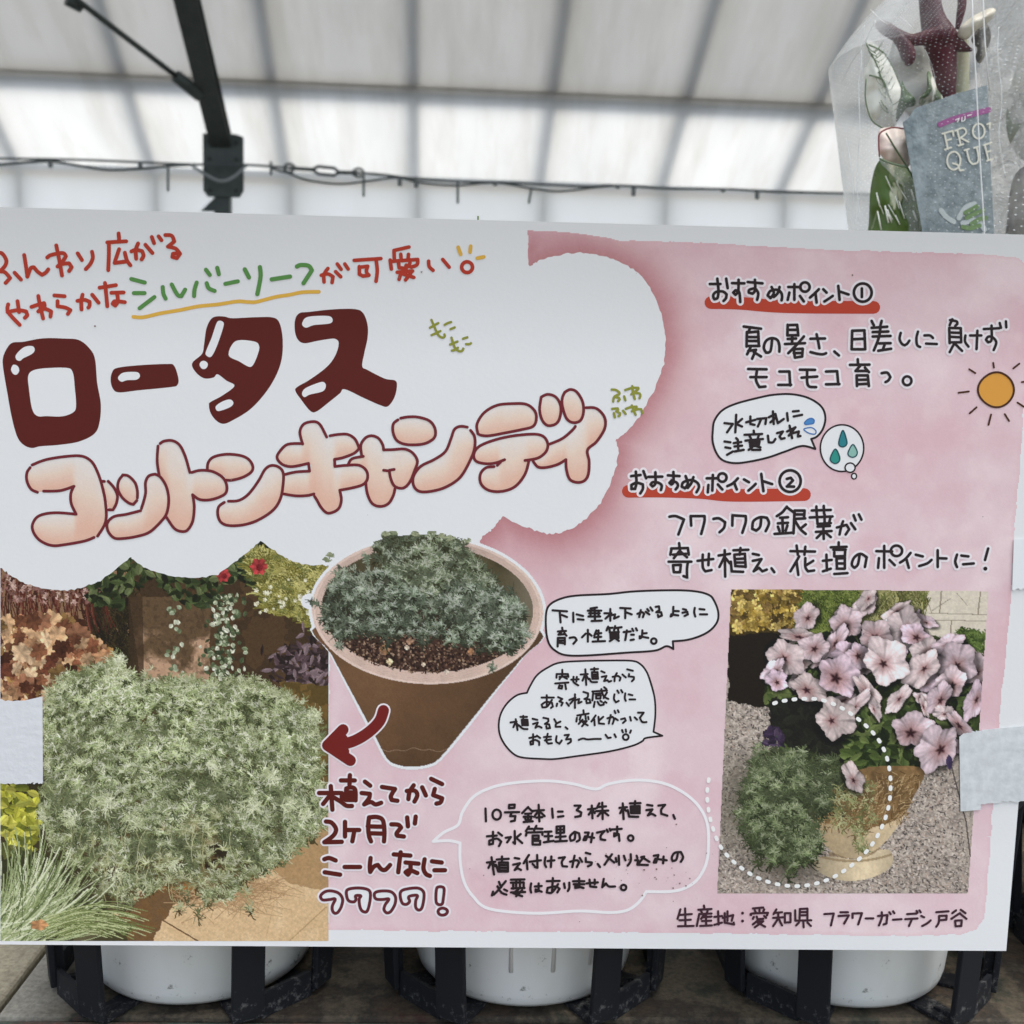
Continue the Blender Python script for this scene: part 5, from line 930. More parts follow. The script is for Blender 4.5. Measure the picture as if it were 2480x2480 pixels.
def make_tray(cx, label):
    root = empty('pot_tray', (cx, CY, BZ), label, 'pot tray', 'black pot trays')
    c = np.array([cx, CY, BZ]); R0, R1, HT = .0705, .0765, .102
    angs = [29, 63, 117, 151, -29, -63, -117, -151]
    D = lambda a: np.array([math.sin(math.radians(a)), -math.cos(math.radians(a)), 0])
    for a in angs:
        d = D(a); t = np.array([d[1], -d[0], 0])
        p0 = c+d*R0+np.array([0, 0, .003]); p1 = c+d*R1+np.array([0, 0, HT]); w = .0148 if abs(a) in (29, 151) else .0125
        m = MB(); u = (p1-p0)/np.linalg.norm(p1-p0)
        m.box((p0+p1)/2, w, .0028, np.linalg.norm(p1-p0), (t, np.cross(u, t), u))
        m.box((p0+p1)/2-d*.0035, .0022, .0046, np.linalg.norm(p1-p0), (t, np.cross(u, t), u))
        m.build('leg', BLK, root, bevel=.0006)
        q0 = c+d*(R0-.0016)+np.array([0, 0, .0016]); q1 = c+d*.030+np.array([0, 0, .0009])
        m = MB(); m.bar(q0, q1, .012, .0014); m.bar(q0+np.array([0, 0, .0022]), c+d*.056+np.array([0, 0, .0016]), .0018, .003)
        m.build('rib', BLK, root)
    m = MB()
    for a, b in ((29, 63), (-63, -29), (63, 117), (-117, -63), (117, 151), (-151, -117), (151, 209)):
        p, q = c+D(a)*R0, c+D(b)*R0; hh = .012
        d = (q-p)/np.linalg.norm(q-p)
        m.bar(p+d*.007+np.array([0, 0, hh/2+.0003]), q-d*.007+np.array([0, 0, hh/2+.0003]), .0022, hh)
    m.build('side_wall', BLK, root)
    MB().lathe(c, [(.0712, HT-.001), (.0790, HT-.001), (.0795, HT+.012), (.0770, HT+.012), (.0770, HT+.0018), (.0712, HT+.0018), (.0712, HT-.001)], 48).build('rim', BLK, root)
    return root
def make_pot(cx, label, ribs=False, cy=CY, z=BZ+.0016, group='white plastic pots'):
    root = empty('flower_pot', (cx, cy, z), label, 'pot', group); c = np.array([cx, cy, z])
    MB().lathe(c, pot_prof(), 72).build('pot_body', WPL, root, smooth=True)
    if ribs:
        for a in (-8, 12, 32, -40):
            d = np.array([math.sin(math.radians(a)), -math.cos(math.radians(a)), 0]); MB().tube([c+d*.0547+np.array([0, 0, .020]), c+d*.0616+np.array([0, 0, .100])], .0011, 8).build('rib', WPL, root, smooth=True)
    MB().lathe(c+np.array([0, 0, .1115]), [(0, .002), (.03, .0022), (.0585, .0006)], 32).build('soil', SOIL, root)
    rs = np.random.RandomState(int(cx*1000) % 97); v, f = needles(c+np.array([0, 0, .112]), 260, .06, .09, .013, rs)
    pydata('foliage', v, f, SILV, root)
    return root
pots = []
for i, (cx, lb_) in enumerate(CELLS):
    make_tray(cx, TRL[i]); pots.append(make_pot(cx-(.006 if i == 2 else 0), lb_, i == 1))
make_tray(.354, TRL[3]); make_pot(.356, 'shaded white pot cut off by the right edge of the photo, beyond the poster corner')
# one long sprig of the middle pot that peeps over the poster's upper edge
c0 = np.array([.0264, CY, BZ+.114]); tip = on_y(1158, 523, .03)
sp = [c0, c0*.55+tip*.45+np.array([-.012, .012, 0]), c0*.15+tip*.85+np.array([-.004, .004, 0]), tip]
o = MB().tube(sp, [.0012, .001, .0008, .0004], 6).build('sprig', STEMG, pots[1], smooth=True)

# ------------------------------------------------------------------ bagged caladium behind the upper right corner
BY = .27
def P3(px, py, y): return on_y(px, py, y)
MPX = np.linalg.norm(P3(2341, 300, BY)-P3(2340, 300, BY))        # metres per photo pixel there
bc = P3(2345, 600, BY)
plant = empty('potted_plant', (bc[0], BY, BZ), 'bagged potted plant with white veined leaves and a maroon stem behind the upper right corner', 'plant')
cpot = np.array([bc[0], BY, BZ+.0004]); MB().lathe(cpot, [(r*.95, z) for r, z in pot_prof()], 48).build('pot_body', mat('dark_pot', (.03, .03, .032), .5), plant, smooth=True)
MB().lathe(cpot+np.array([0, 0, .1115]), [(0, .002), (.054, .0008)], 24).build('soil', SOIL, plant)
def leaf_mat(name, base, vein, scale, thr, contrast=.06):
    m = bpy.data.materials.new(name); m.use_nodes = True; nt = m.node_tree; b = nt.nodes['Principled BSDF']; tc = nt.nodes.new('ShaderNodeTexCoord')
    mp = nt.nodes.new('ShaderNodeMapping'); mp.inputs['Scale'].default_value = (1.6, 1, .55); mp.inputs['Rotation'].default_value = (0, .5, 0)
    n = nt.nodes.new('ShaderNodeTexNoise'); n.inputs['Scale'].default_value = scale; n.inputs['Detail'].default_value = 5; n.inputs['Distortion'].default_value = .6
    r = nt.nodes.new('ShaderNodeValToRGB'); r.color_ramp.elements[0].position = thr-contrast; r.color_ramp.elements[1].position = thr+contrast
    r.color_ramp.elements[0].color = (*base, 1); r.color_ramp.elements[1].color = (*vein, 1)
    nt.links.new(tc.outputs['Object'], mp.inputs[0]); nt.links.new(mp.outputs[0], n.inputs['Vector']); nt.links.new(n.outputs['Fac'], r.inputs[0]); nt.links.new(r.outputs[0], b.inputs['Base Color'])
    b.inputs['Roughness'].default_value = .45; b.inputs['Subsurface Weight'].default_value = 0.0; return m
def leafy(name, P, y, m, bulge, tilt=0.0, thick=.0006):
    P = catmull(np.array(P, float), True, 5); c = P.mean(0); v = []; f = []; n = len(P); lv = (1, .86, .66, .42, .18)
    for side in (0, 1):
        for s in lv:
            for q in P:
                X = c+(q-c)*s; yy = y-bulge*(1-s*s)+tilt*(X[0]-c[0])*MPX+(.0022*math.sin(X[1]*.06+X[0]*.03)+.0012*math.sin(X[0]*.16-X[1]*.05)*s+.0010*math.sin(X[1]*.19+X[0]*.07)*s)+(thick if side else 0); v.append(P3(X[0], X[1], yy))
    k = len(lv)*n
    for side in (0, 1):
        for a in range(len(lv)-1):
            for i in range(n):
                j = (i+1) % n; q = (side*k+a*n+i, side*k+a*n+j, side*k+(a+1)*n+j, side*k+(a+1)*n+i); f.append(q if side == 0 else q[::-1])
        cap = tuple(side*k+(len(lv)-1)*n+i for i in range(n)); f.append(cap if side == 0 else cap[::-1])
    for i in range(n): f.append((i, k+i, k+(i+1) % n, (i+1) % n))
    return pydata(name, v, f, m, plant, smooth=True)
def vein(pl, y, r, m, o):
    MB().tube([P3(a, b, y) for a, b in catmull(np.array(pl, float), n=4)], r*MPX, 6).build('vein', m, o, smooth=True)
WL = leaf_mat('white_leaf', (.84, .83, .74), (.30, .36, .22), 75, .66, .035); GL = leaf_mat('green_leaf', (.075, .135, .016), (.58, .58, .40), 46, .60, .03); PL = leaf_mat('pink_leaf', (.70, .47, .40), (.76, .66, .58), 30, .5, .2)
DG = mat('dark_green', (.05, .09, .035), .4); RV = mat('red_vein', (.20, .04, .04), .5); GV = mat('green_vein', (.15, .2, .12), .5); MR = mat('maroon_stem', (.040, .004, .009), .45, .3, (70, (.085, .010, .018), .2))
LY = BY-.03
o = leafy('leaf', [(2098, 98), (2122, 108), (2150, 140), (2172, 190), (2186, 225), (2180, 268), (2168, 305), (2140, 312), (2112, 295), (2097, 262), (2094, 200), (2092, 150)], LY, WL, .012)
for i in range(26):      # fine branching veins
    t = RNG.rand(); mx_ = 2118+45*t+RNG.randn()*4; my_ = 120+170*t; a_ = RNG.choice([-1, 1]); L = 12+RNG.rand()*22
    vein([(mx_, my_), (mx_+a_*L*.5, my_-L*.35), (mx_+a_*L*.8, my_-L*.9)], LY-.0122-.001*RNG.rand(), .45+RNG.rand()*.6, GV, o)
for pl in ([(2110, 130), (2125, 160), (2135, 190), (2160, 250)], [(2105, 182), (2136, 192), (2150, 220)], [(2098, 190), (2096, 240), (2112, 292), (2146, 314)], [(2104, 108), (2140, 128), (2166, 170), (2184, 215)]): vein(pl, LY-.0125, 1.8, GV, o)
leafy('leaf', [(2184, 196), (2194, 215), (2206, 228), (2217, 240), (2214, 256), (2196, 262), (2180, 285), (2170, 295), (2172, 262), (2180, 236)], LY-.014, DG, .003)
leafy('leaf', [(2246, 172), (2262, 190), (2270, 215), (2284, 240), (2260, 246), (2232, 256), (2226, 240), (2244, 215)], LY-.004, leaf_mat('mottled_leaf', (.66, .64, .55), (.10, .14, .07), 90, .52), .004)
leafy('leaf', [(2100, 620), (2104, 540), (2108, 460), (2120, 405), (2140, 382), (2170, 392), (2200, 412), (2222, 470), (2238, 560), (2244, 640), (2170, 660)], LY-.004, GL, .014)
leafy('leaf', [(2128, 318), (2150, 308), (2186, 310), (2204, 330), (2208, 372), (2200, 404), (2168, 396), (2142, 386), (2128, 362)], LY-.02, PL, .004)
for pl, m_, r in (([(2130, 380), (2128, 345), (2132, 322), (2160, 309), (2188, 312)], RV, 1.8), ([(2146, 322), (2176, 372), (2206, 420), (2222, 460)], DG, 2.0), ([(2130, 384), (2160, 396), (2196, 404)], GV, 2.4)): vein(pl, LY-.026, r, m_, plant)
for i in range(16):
    a = (2120+RNG.rand()*100, 420+RNG.rand()*110); vein([a, (a[0]+8+RNG.rand()*10, a[1]+22+RNG.rand()*24)], LY-.018, .8+RNG.rand()*1.2, WL, plant)
def stem(pl, y, name='stem', m=MR):
    Q = np.array(pl, float); Q = catmull(Q, n=5); MB().tube([P3(q[0], q[1], y) for q in Q], [max(q[2], 1)*MPX for q in Q], 16).build(name, m, plant, smooth=True)
SY = LY+.012
stem([(2250, -70, 25), (2252, 0, 24), (2260, 50, 28), (2276, 95, 37), (2284, 140, 30), (2290, 190, 25), (2296, 240, 17), (2304, 330, 12), (2310, 420, 10)], SY)
stem([(2275, 85, 26), (2240, 92, 17), (2205, 96, 13), (2170, 84, 14), (2140, 66, 14), (2122, 58, 6)], SY-.004)
stem([(2172, 88, 12), (2188, 108, 15), (2198, 128, 17), (2200, 146, 14), (2196, 158, 5)], SY-.008)
stem([(2285, 92, 32), (2312, 104, 20), (2336, 116, 10), (2354, 122, 3)], SY-.003)
stem([(2322, -40, 9), (2330, 0, 10), (2326, 35, 9), (2318, 70, 5)], SY+.012)
stem([(2326, 90, 17), (2330, 150, 16), (2330, 240, 15), (2328, 420, 12)], SY+.014, 'pale_stem', mat('pale_stem', (.52, .49, .36), .5, .2, (50, (.36, .38, .24), .15)))
leafy('leaf', [(2318, 84), (2334, 56), (2362, 36), (2398, 20), (2412, 26), (2396, 52), (2364, 74), (2340, 96)], LY+.004, leaf_mat('dry_leaf', (.50, .44, .35), (.62, .58, .48), 55, .5, .2), .006)
leafy('leaf', [(2352, 96), (2372, 66), (2392, 60), (2400, 90), (2390, 124), (2374, 154), (2362, 140), (2366, 118)], LY+.008, leaf_mat('dead_leaf', (.07, .065, .055), (.42, .38, .30), 60, .55, .08), .006)
leafy('leaf', [(2168, 90), (2230, 84), (2290, 120), (2330, 170), (2330, 260), (2260, 300), (2190, 270), (2150, 200)], LY+.03, leaf_mat('pale_leaf', (.66, .65, .61), (.55, .56, .50), 20, .55, .2), .004)
# plant label
TB = .33; LBY = BY-.052
lab = [(2187, 296), (2201, 285), (2216, 262), (2318, 226), (2392, 206), (2398, 380), (2410, 600), (2248, 640)]
lc = P3(2300, 560, LBY)
tagL = empty('plant_label', lc, 'blue grey plant label with a magenta band and serif capitals inside the bag', 'label')
v = [P3(a, b, LBY+(a-2290)*.00008) for a, b in lab]; n = len(v); v2 = [p+np.array([0, .0006, 0]) for p in v]
lm = mat('label_card', (.075, .105, .115), .3, .5, (95, (.27, .315, .325), .20), bump=(300, .4))
MB().add(list(v)+v2, [tuple(range(n-1, -1, -1)), tuple(range(n, 2*n))]+[(i, (i+1) % n, n+(i+1) % n, n+i) for i in range(n)]).build('card', lm, tagL)
class LInk(Ink):
    pass
def lab_ink(name, data, w, m, lift):
    global S
    keep = S
    def S2(px, py, h=0.0):
        px = np.asarray(px, float); yy = LBY+(px-2290)*.00008
        d = ray(px, py); p = CAMP+d*((yy-CAMP[1])/d[..., 1])[..., None]; p[..., 1] -= np.asarray(h); return p
    S = S2; k = Ink(); k.text(data, (1980, 0, .31056), w, lift); o = k.build(name, m, tagL); S = keep; return o
lab_ink('magenta_band', "955,972 1060,930 1200,893 1330,858", 14, mat('magenta', (.26, .055, .20), .4), .0004)
lab_ink('lettering', "1072,938 1100,925 1086,955/1122,918 1120,948 1142,940 1146,912/1165,905 1195,896", 2.2, mat('label_white', (.74, .74, .72), .4), .0008)
lab_ink('lettering', "968,1045 1050,1022 1056,1062;985,1040 1012,1164;1000,1098 1038,1086;988,1168 1036,1152/1068,1022 1088,1016;1085,1016 1112,1132;1082,1016 1125,1000 1150,1015 1150,1045 1108,1078;1112,1078 1172,1108;1095,1138 1132,1126/o 1252,1025,46,58/1318,972 1342,962 1336,1000/o 1058,1255,52,70;1050,1275 1090,1290 1105,1330 1135,1328/1158,1168 1178,1250 1205,1282 1240,1270 1252,1230 1236,1150;1140,1174 1176,1163;1216,1156 1254,1144/1300,1130 1328,1250;1290,1134 1352,1114;1312,1188 1344,1178;1316,1256 1362,1240", 4.2, mat('label_ivory', (.62, .60, .50), .4), .0008)
lab_ink('printed_leaf', "960,1640 1000,1690 1060,1730;1100,1700 1150,1620 1220,1590;1130,1740 1240,1720 1300,1790", 12, mat('label_leafprint', (.40, .44, .44), .4), .0004)
lab_ink('printed_leaf', "1150,1660 1190,1640 1240,1610;1160,1700 1230,1665 1290,1640;1200,1745 1260,1710 1310,1700;1130,1770 1190,1780 1260,1760", 11, mat('label_greenprint', (.12, .20, .07), .4), .0006)
# plastic sleeves
def sleeve_mat(name, base, dots, crinkle):
    m = bpy.data.materials.new(name); m.use_nodes = True; nt = m.node_tree; b = nt.nodes['Principled BSDF']; out = nt.nodes['Material Output']
    b.inputs['Base Color'].default_value = (.82, .82, .80, 1); b.inputs['Roughness'].default_value = .12; b.inputs['Specular IOR Level'].default_value = .8
    uv = nt.nodes.new('ShaderNodeUVMap'); tr = nt.nodes.new('ShaderNodeBsdfTransparent'); mx = nt.nodes.new('ShaderNodeMixShader')
    n = nt.nodes.new('ShaderNodeTexNoise'); n.inputs['Scale'].default_value = crinkle[0]; n.inputs['Detail'].default_value = 7; n.inputs['Distortion'].default_value = crinkle[3]; n.inputs['Roughness'].default_value = .62; nt.links.new(uv.outputs[0], n.inputs['Vector'])
    mr = nt.nodes.new('ShaderNodeMapRange'); mr.inputs[1].default_value = .42; mr.inputs[2].default_value = .66; mr.inputs[3].default_value = base; mr.inputs[4].default_value = base+crinkle[1]; nt.links.new(n.outputs['Fac'], mr.inputs[0]); fac = mr.outputs[0]
    lw = nt.nodes.new('ShaderNodeLayerWeight'); lw.inputs[0].default_value = .22; mw = nt.nodes.new('ShaderNodeMath'); mw.operation = 'MULTIPLY_ADD'; mw.inputs[1].default_value = .6; nt.links.new(lw.outputs['Facing'], mw.inputs[0]); nt.links.new(fac, mw.inputs[2]); fac = mw.outputs[0]
    if dots:      # white haze painted on one side, imitating backlight caught by the film
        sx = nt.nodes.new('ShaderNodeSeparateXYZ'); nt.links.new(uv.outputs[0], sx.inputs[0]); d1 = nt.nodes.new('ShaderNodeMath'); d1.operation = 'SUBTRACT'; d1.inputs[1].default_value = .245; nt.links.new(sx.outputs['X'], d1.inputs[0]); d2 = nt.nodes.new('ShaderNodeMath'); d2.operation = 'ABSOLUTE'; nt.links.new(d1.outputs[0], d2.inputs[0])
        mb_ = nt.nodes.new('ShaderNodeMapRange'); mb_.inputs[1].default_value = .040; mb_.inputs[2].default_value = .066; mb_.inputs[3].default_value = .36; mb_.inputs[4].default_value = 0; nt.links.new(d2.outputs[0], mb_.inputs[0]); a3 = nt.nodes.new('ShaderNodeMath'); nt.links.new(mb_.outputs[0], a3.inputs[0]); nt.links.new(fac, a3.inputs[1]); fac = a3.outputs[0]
        vo = nt.nodes.new('ShaderNodeTexVoronoi'); vo.inputs['Scale'].default_value = 1/.0042; vo.inputs['Randomness'].default_value = .12; mp = nt.nodes.new('ShaderNodeMapping'); mp.inputs['Rotation'].default_value = (0, 0, .7)
        nt.links.new(uv.outputs[0], mp.inputs[0]); nt.links.new(mp.outputs[0], vo.inputs['Vector'])
        lt = nt.nodes.new('ShaderNodeMath'); lt.operation = 'LESS_THAN'; lt.inputs[1].default_value = .115; nt.links.new(vo.outputs['Distance'], lt.inputs[0])
        ad = nt.nodes.new('ShaderNodeMath'); ad.operation = 'MULTIPLY_ADD'; ad.inputs[1].default_value = .6; nt.links.new(lt.outputs[0], ad.inputs[0]); nt.links.new(fac, ad.inputs[2]); fac = ad.outputs[0]
    cl_ = nt.nodes.new('ShaderNodeClamp'); nt.links.new(fac, cl_.inputs[0])
    bp = nt.nodes.new('ShaderNodeBump'); bp.inputs['Strength'].default_value = crinkle[2]; bp.inputs['Distance'].default_value = .003; nt.links.new(n.outputs['Fac'], bp.inputs['Height']); nt.links.new(bp.outputs[0], b.inputs['Normal'])
    nt.links.new(cl_.outputs[0], mx.inputs[0]); nt.links.new(tr.outputs[0], mx.inputs[1]); nt.links.new(b.outputs[0], mx.inputs[2]); nt.links.new(mx.outputs[0], out.inputs[0]); return m
def sleeve(cx, rows, y, dep, m, label, ripple):
    V = []; n = 72
    rows = catmull(np.array(rows, float), n=6)
    for py, hw in rows:
        c = P3(cx, py, y)
        for i in range(n):
            a = 2*math.pi*i/n; rr = 1+ripple*math.sin(a*7+py*.02)*(abs(math.sin(a)))
            ca, sa = math.cos(a), math.sin(a)
            V.append(c+np.array([hw*MPX*math.copysign(abs(ca)**.85, ca), dep*rr*math.copysign(abs(sa)**.8, sa), 0]))
    F = []; U = []; r = len(rows)
    for k in range(r-1):
        for i in range(n):
            j = (i+1) % n; F.append((k*n+i, k*n+j, (k+1)*n+j, (k+1)*n+i)); 
            U += [(i*.0068, k*.012), ((i+1)*.0068, k*.012), ((i+1)*.0068, (k+1)*.012), (i*.0068, (k+1)*.012)]
    c = P3(cx, rows[-1][0], y); o = pydata('plastic_sleeve', V, F, m, None, True, (c[0], y, c[2]))
    lay = o.data.uv_layers.new(name='UVMap'); lay.data.foreach_set('uv', np.array(U, np.float32).ravel())
    return tag(o, label, 'plastic bag', 'plastic sleeves')
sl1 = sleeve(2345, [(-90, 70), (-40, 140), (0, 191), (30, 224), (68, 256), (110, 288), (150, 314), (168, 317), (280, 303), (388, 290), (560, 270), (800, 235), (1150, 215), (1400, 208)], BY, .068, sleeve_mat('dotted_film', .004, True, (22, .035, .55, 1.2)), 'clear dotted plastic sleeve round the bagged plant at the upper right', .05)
for pl in ([(2352, -80), (2356, 60), (2364, 200), (2374, 400), (2384, 560), (2390, 760)], [(2380, -80), (2382, 40), (2386, 110), (2396, 220)]):
    MB().tube([P3(a, b, BY-.0735) for a, b in pl], 1.6*MPX, 6).build('seam', mat('film_seam', (.72, .72, .70), .2, .5), sl1, smooth=True)
for pl, r_ in (([(2092, 62), (2084, 110), (2090, 150), (2082, 210), (2086, 300), (2080, 420), (2078, 540)], .9), ([(2040, 200), (2060, 150), (2090, 100), (2120, 50)], .8), ([(2050, 330), (2062, 420), (2066, 560)], .7), ([(2110, 20), (2150, 60), (2180, 40), (2210, 70)], .6), ([(2240, 120), (2262, 180), (2256, 250)], .5), ([(2420, 60), (2412, 140), (2426, 240), (2418, 330), (2432, 430)], .9)):
    Q = catmull(np.array(pl, float)+RNG.randn(len(pl), 2)*3, n=5); 
    dd = [BY-.068*max(0.0, 1-((q[0]-2345)/312.0)**2)**.42-.0012 for q in Q]
    MB().tube([P3(q[0], q[1], d_) for q, d_ in zip(Q, dd)], [r_*MPX*(.4+.8*RNG.rand()) for _ in Q], 6).build('crease_glint', mat('film_glint', (.80, .80, .78), .15, .6), sl1, smooth=True)  # pale tubes along the film's folds, coloured near white to imitate glints
sleeve(2680, [(-120, 240), (0, 262), (200, 268), (380, 262), (560, 244), (900, 200), (1300, 170)], BY+.02, .075, sleeve_mat('crinkled_film', .42, False, (60, .55, 1.0, 1.6)), 'crinkled whitish plastic sleeve cut off by the right edge of the photo', .12)
b2 = P3(2680, 600, BY+.02); pl2 = empty('potted_plant', (b2[0], BY+.02, BZ), 'second bagged plant at the right edge, blurred grey green leaves behind crinkled plastic', 'plant')
cp2 = np.array([b2[0], BY+.02, BZ+.0004]); MB().lathe(cp2, [(r*.85, z) for r, z in pot_prof()], 40).build('pot_body', mat('dark_pot', (.03, .03, .032), .5), pl2, smooth=True)
_keep = plant; plant = pl2
leafy('leaf', [(2450, 640), (2440, 520), (2460, 420), (2520, 400), (2600, 450), (2620, 640)], BY+.0, leaf_mat('grey_leaf', (.20, .19, .18), (.34, .33, .30), 40, .52), .02)
leafy('leaf', [(2440, 330), (2450, 200), (2500, 100), (2600, 60), (2700, 200), (2620, 380), (2500, 400)], BY+.01, leaf_mat('grey_leaf2', (.30, .33, .26), (.60, .60, .54), 40, .5), .02)
plant = _keep

# ------------------------------------------------------------------ greenhouse roof and end wall behind
GY = math.radians(2.6); ex = np.array([math.cos(GY), math.sin(GY), 0]); ey = np.array([-math.sin(GY), math.cos(GY), 0]); ez = np.array([0, 0, 1.])
EO = CAMP+np.array([0, 10.2, 1.80])                 # a point of the eave
SLP = math.radians(31); up_ = -ey*math.cos(SLP)+ez*math.sin(SLP); nrm = ey*math.sin(SLP)+ez*math.cos(SLP)
def on_plane(px, py, o, n):
    d = ray(px, py); return CAMP+d*np.dot(o-CAMP, n)/np.dot(d, n)
house = empty('greenhouse', (EO[0], EO[1], 0), 'translucent greenhouse roof and end wall with dark steel frame in the background', 'greenhouse')
def film(name, tcol, rcol, nscale, contrast, low=.80):
    m = bpy.data.materials.new(name); m.use_nodes = True; nt = m.node_tree; out = nt.nodes['Material Output']; nt.nodes.remove(nt.nodes['Principled BSDF'])
    tc = nt.nodes.new('ShaderNodeTexCoord'); mp = nt.nodes.new('ShaderNodeMapping'); mp.inputs['Scale'].default_value = (1, .35, .35)
    n = nt.nodes.new('ShaderNodeTexNoise'); n.inputs['Scale'].default_value = nscale; n.inputs['Detail'].default_value = 7; n.inputs['Roughness'].default_value = .6
    r = nt.nodes.new('ShaderNodeValToRGB'); r.color_ramp.elements[0].position = .5-contrast; r.color_ramp.elements[1].position = .5+contrast
    r.color_ramp.elements[0].color = (*[c*low for c in tcol], 1); r.color_ramp.elements[1].color = (*tcol, 1)
    tr = nt.nodes.new('ShaderNodeBsdfTranslucent'); df = nt.nodes.new('ShaderNodeBsdfDiffuse'); df.inputs[0].default_value = (*rcol, 1); ad = nt.nodes.new('ShaderNodeAddShader')
    nt.links.new(tc.outputs['Object'], mp.inputs[0]); nt.links.new(mp.outputs[0], n.inputs['Vector']); nt.links.new(n.outputs['Fac'], r.inputs[0]); # rain streaks and grime on the outside
    mp2 = nt.nodes.new('ShaderNodeMapping'); mp2.inputs['Scale'].default_value = (3.5, .5, .5); n2 = nt.nodes.new('ShaderNodeTexNoise'); n2.inputs['Scale'].default_value = 1.2; n2.inputs['Detail'].default_value = 9; n2.inputs['Roughness'].default_value = .7
    r2 = nt.nodes.new('ShaderNodeValToRGB'); r2.color_ramp.elements[0].position = .36; r2.color_ramp.elements[1].position = .56; r2.color_ramp.elements[0].color = ((.86, .85, .82, 1) if low < .9 else (.94, .94, .92, 1)); r2.color_ramp.elements[1].color = (1, 1, 1, 1)
    ml = nt.nodes.new('ShaderNodeMixRGB'); ml.blend_type = 'MULTIPLY'; ml.inputs[0].default_value = 1
    nt.links.new(tc.outputs['Object'], mp2.inputs[0]); nt.links.new(mp2.outputs[0], n2.inputs['Vector']); nt.links.new(n2.outputs['Fac'], r2.inputs[0]); nt.links.new(r.outputs[0], ml.inputs[1]); nt.links.new(r2.outputs[0], ml.inputs[2]); nt.links.new(ml.outputs[0], tr.inputs[0])
    nt.links.new(tr.outputs[0], ad.inputs[0]); nt.links.new(df.outputs[0], ad.inputs[1]); nt.links.new(ad.outputs[0], out.inputs[0]); return m
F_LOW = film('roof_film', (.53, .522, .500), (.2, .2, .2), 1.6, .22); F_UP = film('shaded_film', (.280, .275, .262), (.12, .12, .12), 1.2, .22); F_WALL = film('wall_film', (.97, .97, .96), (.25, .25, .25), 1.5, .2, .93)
t_mid = np.dot(on_plane(1240, 218, EO, nrm)-EO, up_)
WID = 13.0
def sheet(name, o, a, b, m): MB().add([o-a[0]*a[1], o+a[0]*a[1], o+a[0]*a[1]+b[0]*b[1], o-a[0]*a[1]+b[0]*b[1]], [(0, 1, 2, 3)]).build(name, m, house)
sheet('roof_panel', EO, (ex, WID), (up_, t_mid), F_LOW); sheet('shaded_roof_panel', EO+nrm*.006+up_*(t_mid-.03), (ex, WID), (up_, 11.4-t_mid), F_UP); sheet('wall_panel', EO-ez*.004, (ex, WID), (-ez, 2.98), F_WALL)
for s_ in (-1, 1):
    g = EO+ex*s_*WID; MB().add([g-ez*.01, g-ey*10-ez*.01, g-ey*10-ez*2.98, g-ez*2.98], [(0, 1, 2, 3)]).build('wall_panel', F_WALL, house)
STEEL = mat('frame_steel', (.035, .045, .042), .55, .4, (9, (.055, .065, .06), .2), .3)
GALV = mat('galvanised_bar', (.10, .11, .11), .6, .3)
wn_ = ey
bars = [on_plane(x, 490, EO, wn_) for x in (48, 378, 703, 1012, 1317, 1612, 1900, 2190, 2480, -280, -610)]
for p in bars:
    s_ = np.dot(p-EO, ex); q = EO+ex*s_
    MB().bar(q+nrm*.12-up_*.02, q+nrm*.12+up_*11.3, .075, .06, nrm).build('rafter_bar', GALV, house)
    MB().bar(q+ey*.07-ez*.06, q+ey*.07-ez*2.9, .07, .05, ey).build('wall_bar', GALV, house)
for t, w, off in ((t_mid-.05, .15, .09), (t_mid+1.5, .08, .12), (t_mid+2.9, .1, .1), (t_mid+4.5, .1, .1)):
    q = EO+up_*t+nrm*off; MB().bar(q-ex*WID, q+ex*WID, w, .05, nrm).build('purlin', GALV, house)
q = EO-ez*.03+ey*.07; MB().bar(q-ex*WID, q+ex*WID, .05, .09, ez).build('eave_beam', GALV, house)
# steel rafter with gusset plate and post
BO = EO-nrm*.16
pl_ = lambda x, y: on_plane(x, y, BO, nrm)
A_, B_ = pl_(532, 345), pl_(446, -10); dirb = (B_-A_)/np.linalg.norm(B_-A_); A_ = A_-dirb*.05; B_ = B_+dirb*3.4
m = MB(); m.bar(A_-nrm*.0, B_, .17, .012, nrm); m.bar(A_+nrm*.10, B_+nrm*.10, .17, .012, nrm); m.bar(A_+nrm*.05, B_+nrm*.05, .012, .088, nrm); m.build('rafter', STEEL, house)
WO = CAMP+np.array([0, 9.72, 0])
wp = lambda x, y, dy=0.0: on_plane(x, y, WO+np.array([0, dy, 0]), wn_)
def wpoly(name, P, thick, m_, dy=0.0, parent=None):
    v = [wp(a, b, dy) for a, b in P]; n = len(v); v2 = [p+ey*thick for p in v]
    return MB().add(v+v2, [tuple(range(n)), tuple(range(2*n-1, n-1, -1))]+[(i, n+i, n+(i+1) % n, (i+1) % n) for i in range(n)]).build(name, m_, parent or house)
gp = wpoly('gusset_plate', [(491, 323), (572, 325), (589, 332), (590, 462), (580, 478), (503, 476), (492, 462)], .02, STEEL)
for x, y in ((507, 342), (507, 384), (572, 345), (572, 386), (508, 460), (572, 462)):
    c = wp(x, y, -.012); MB().tube([c, c+ey*.014], .017, 10).build('bolt', mat('bolt_dark', (.015, .016, .016), .5), gp)
wpoly('post', [(519, 470), (556, 470), (556, 1400), (519, 1400)], .12, STEEL, .025)
wpoly('knee_brace', [(486, 511), (522, 476), (530, 476), (530, 511)], .03, STEEL, .03)
wpoly('weld_plate', [(505, 322), (545, 300), (556, 322)], .04, STEEL, .03)
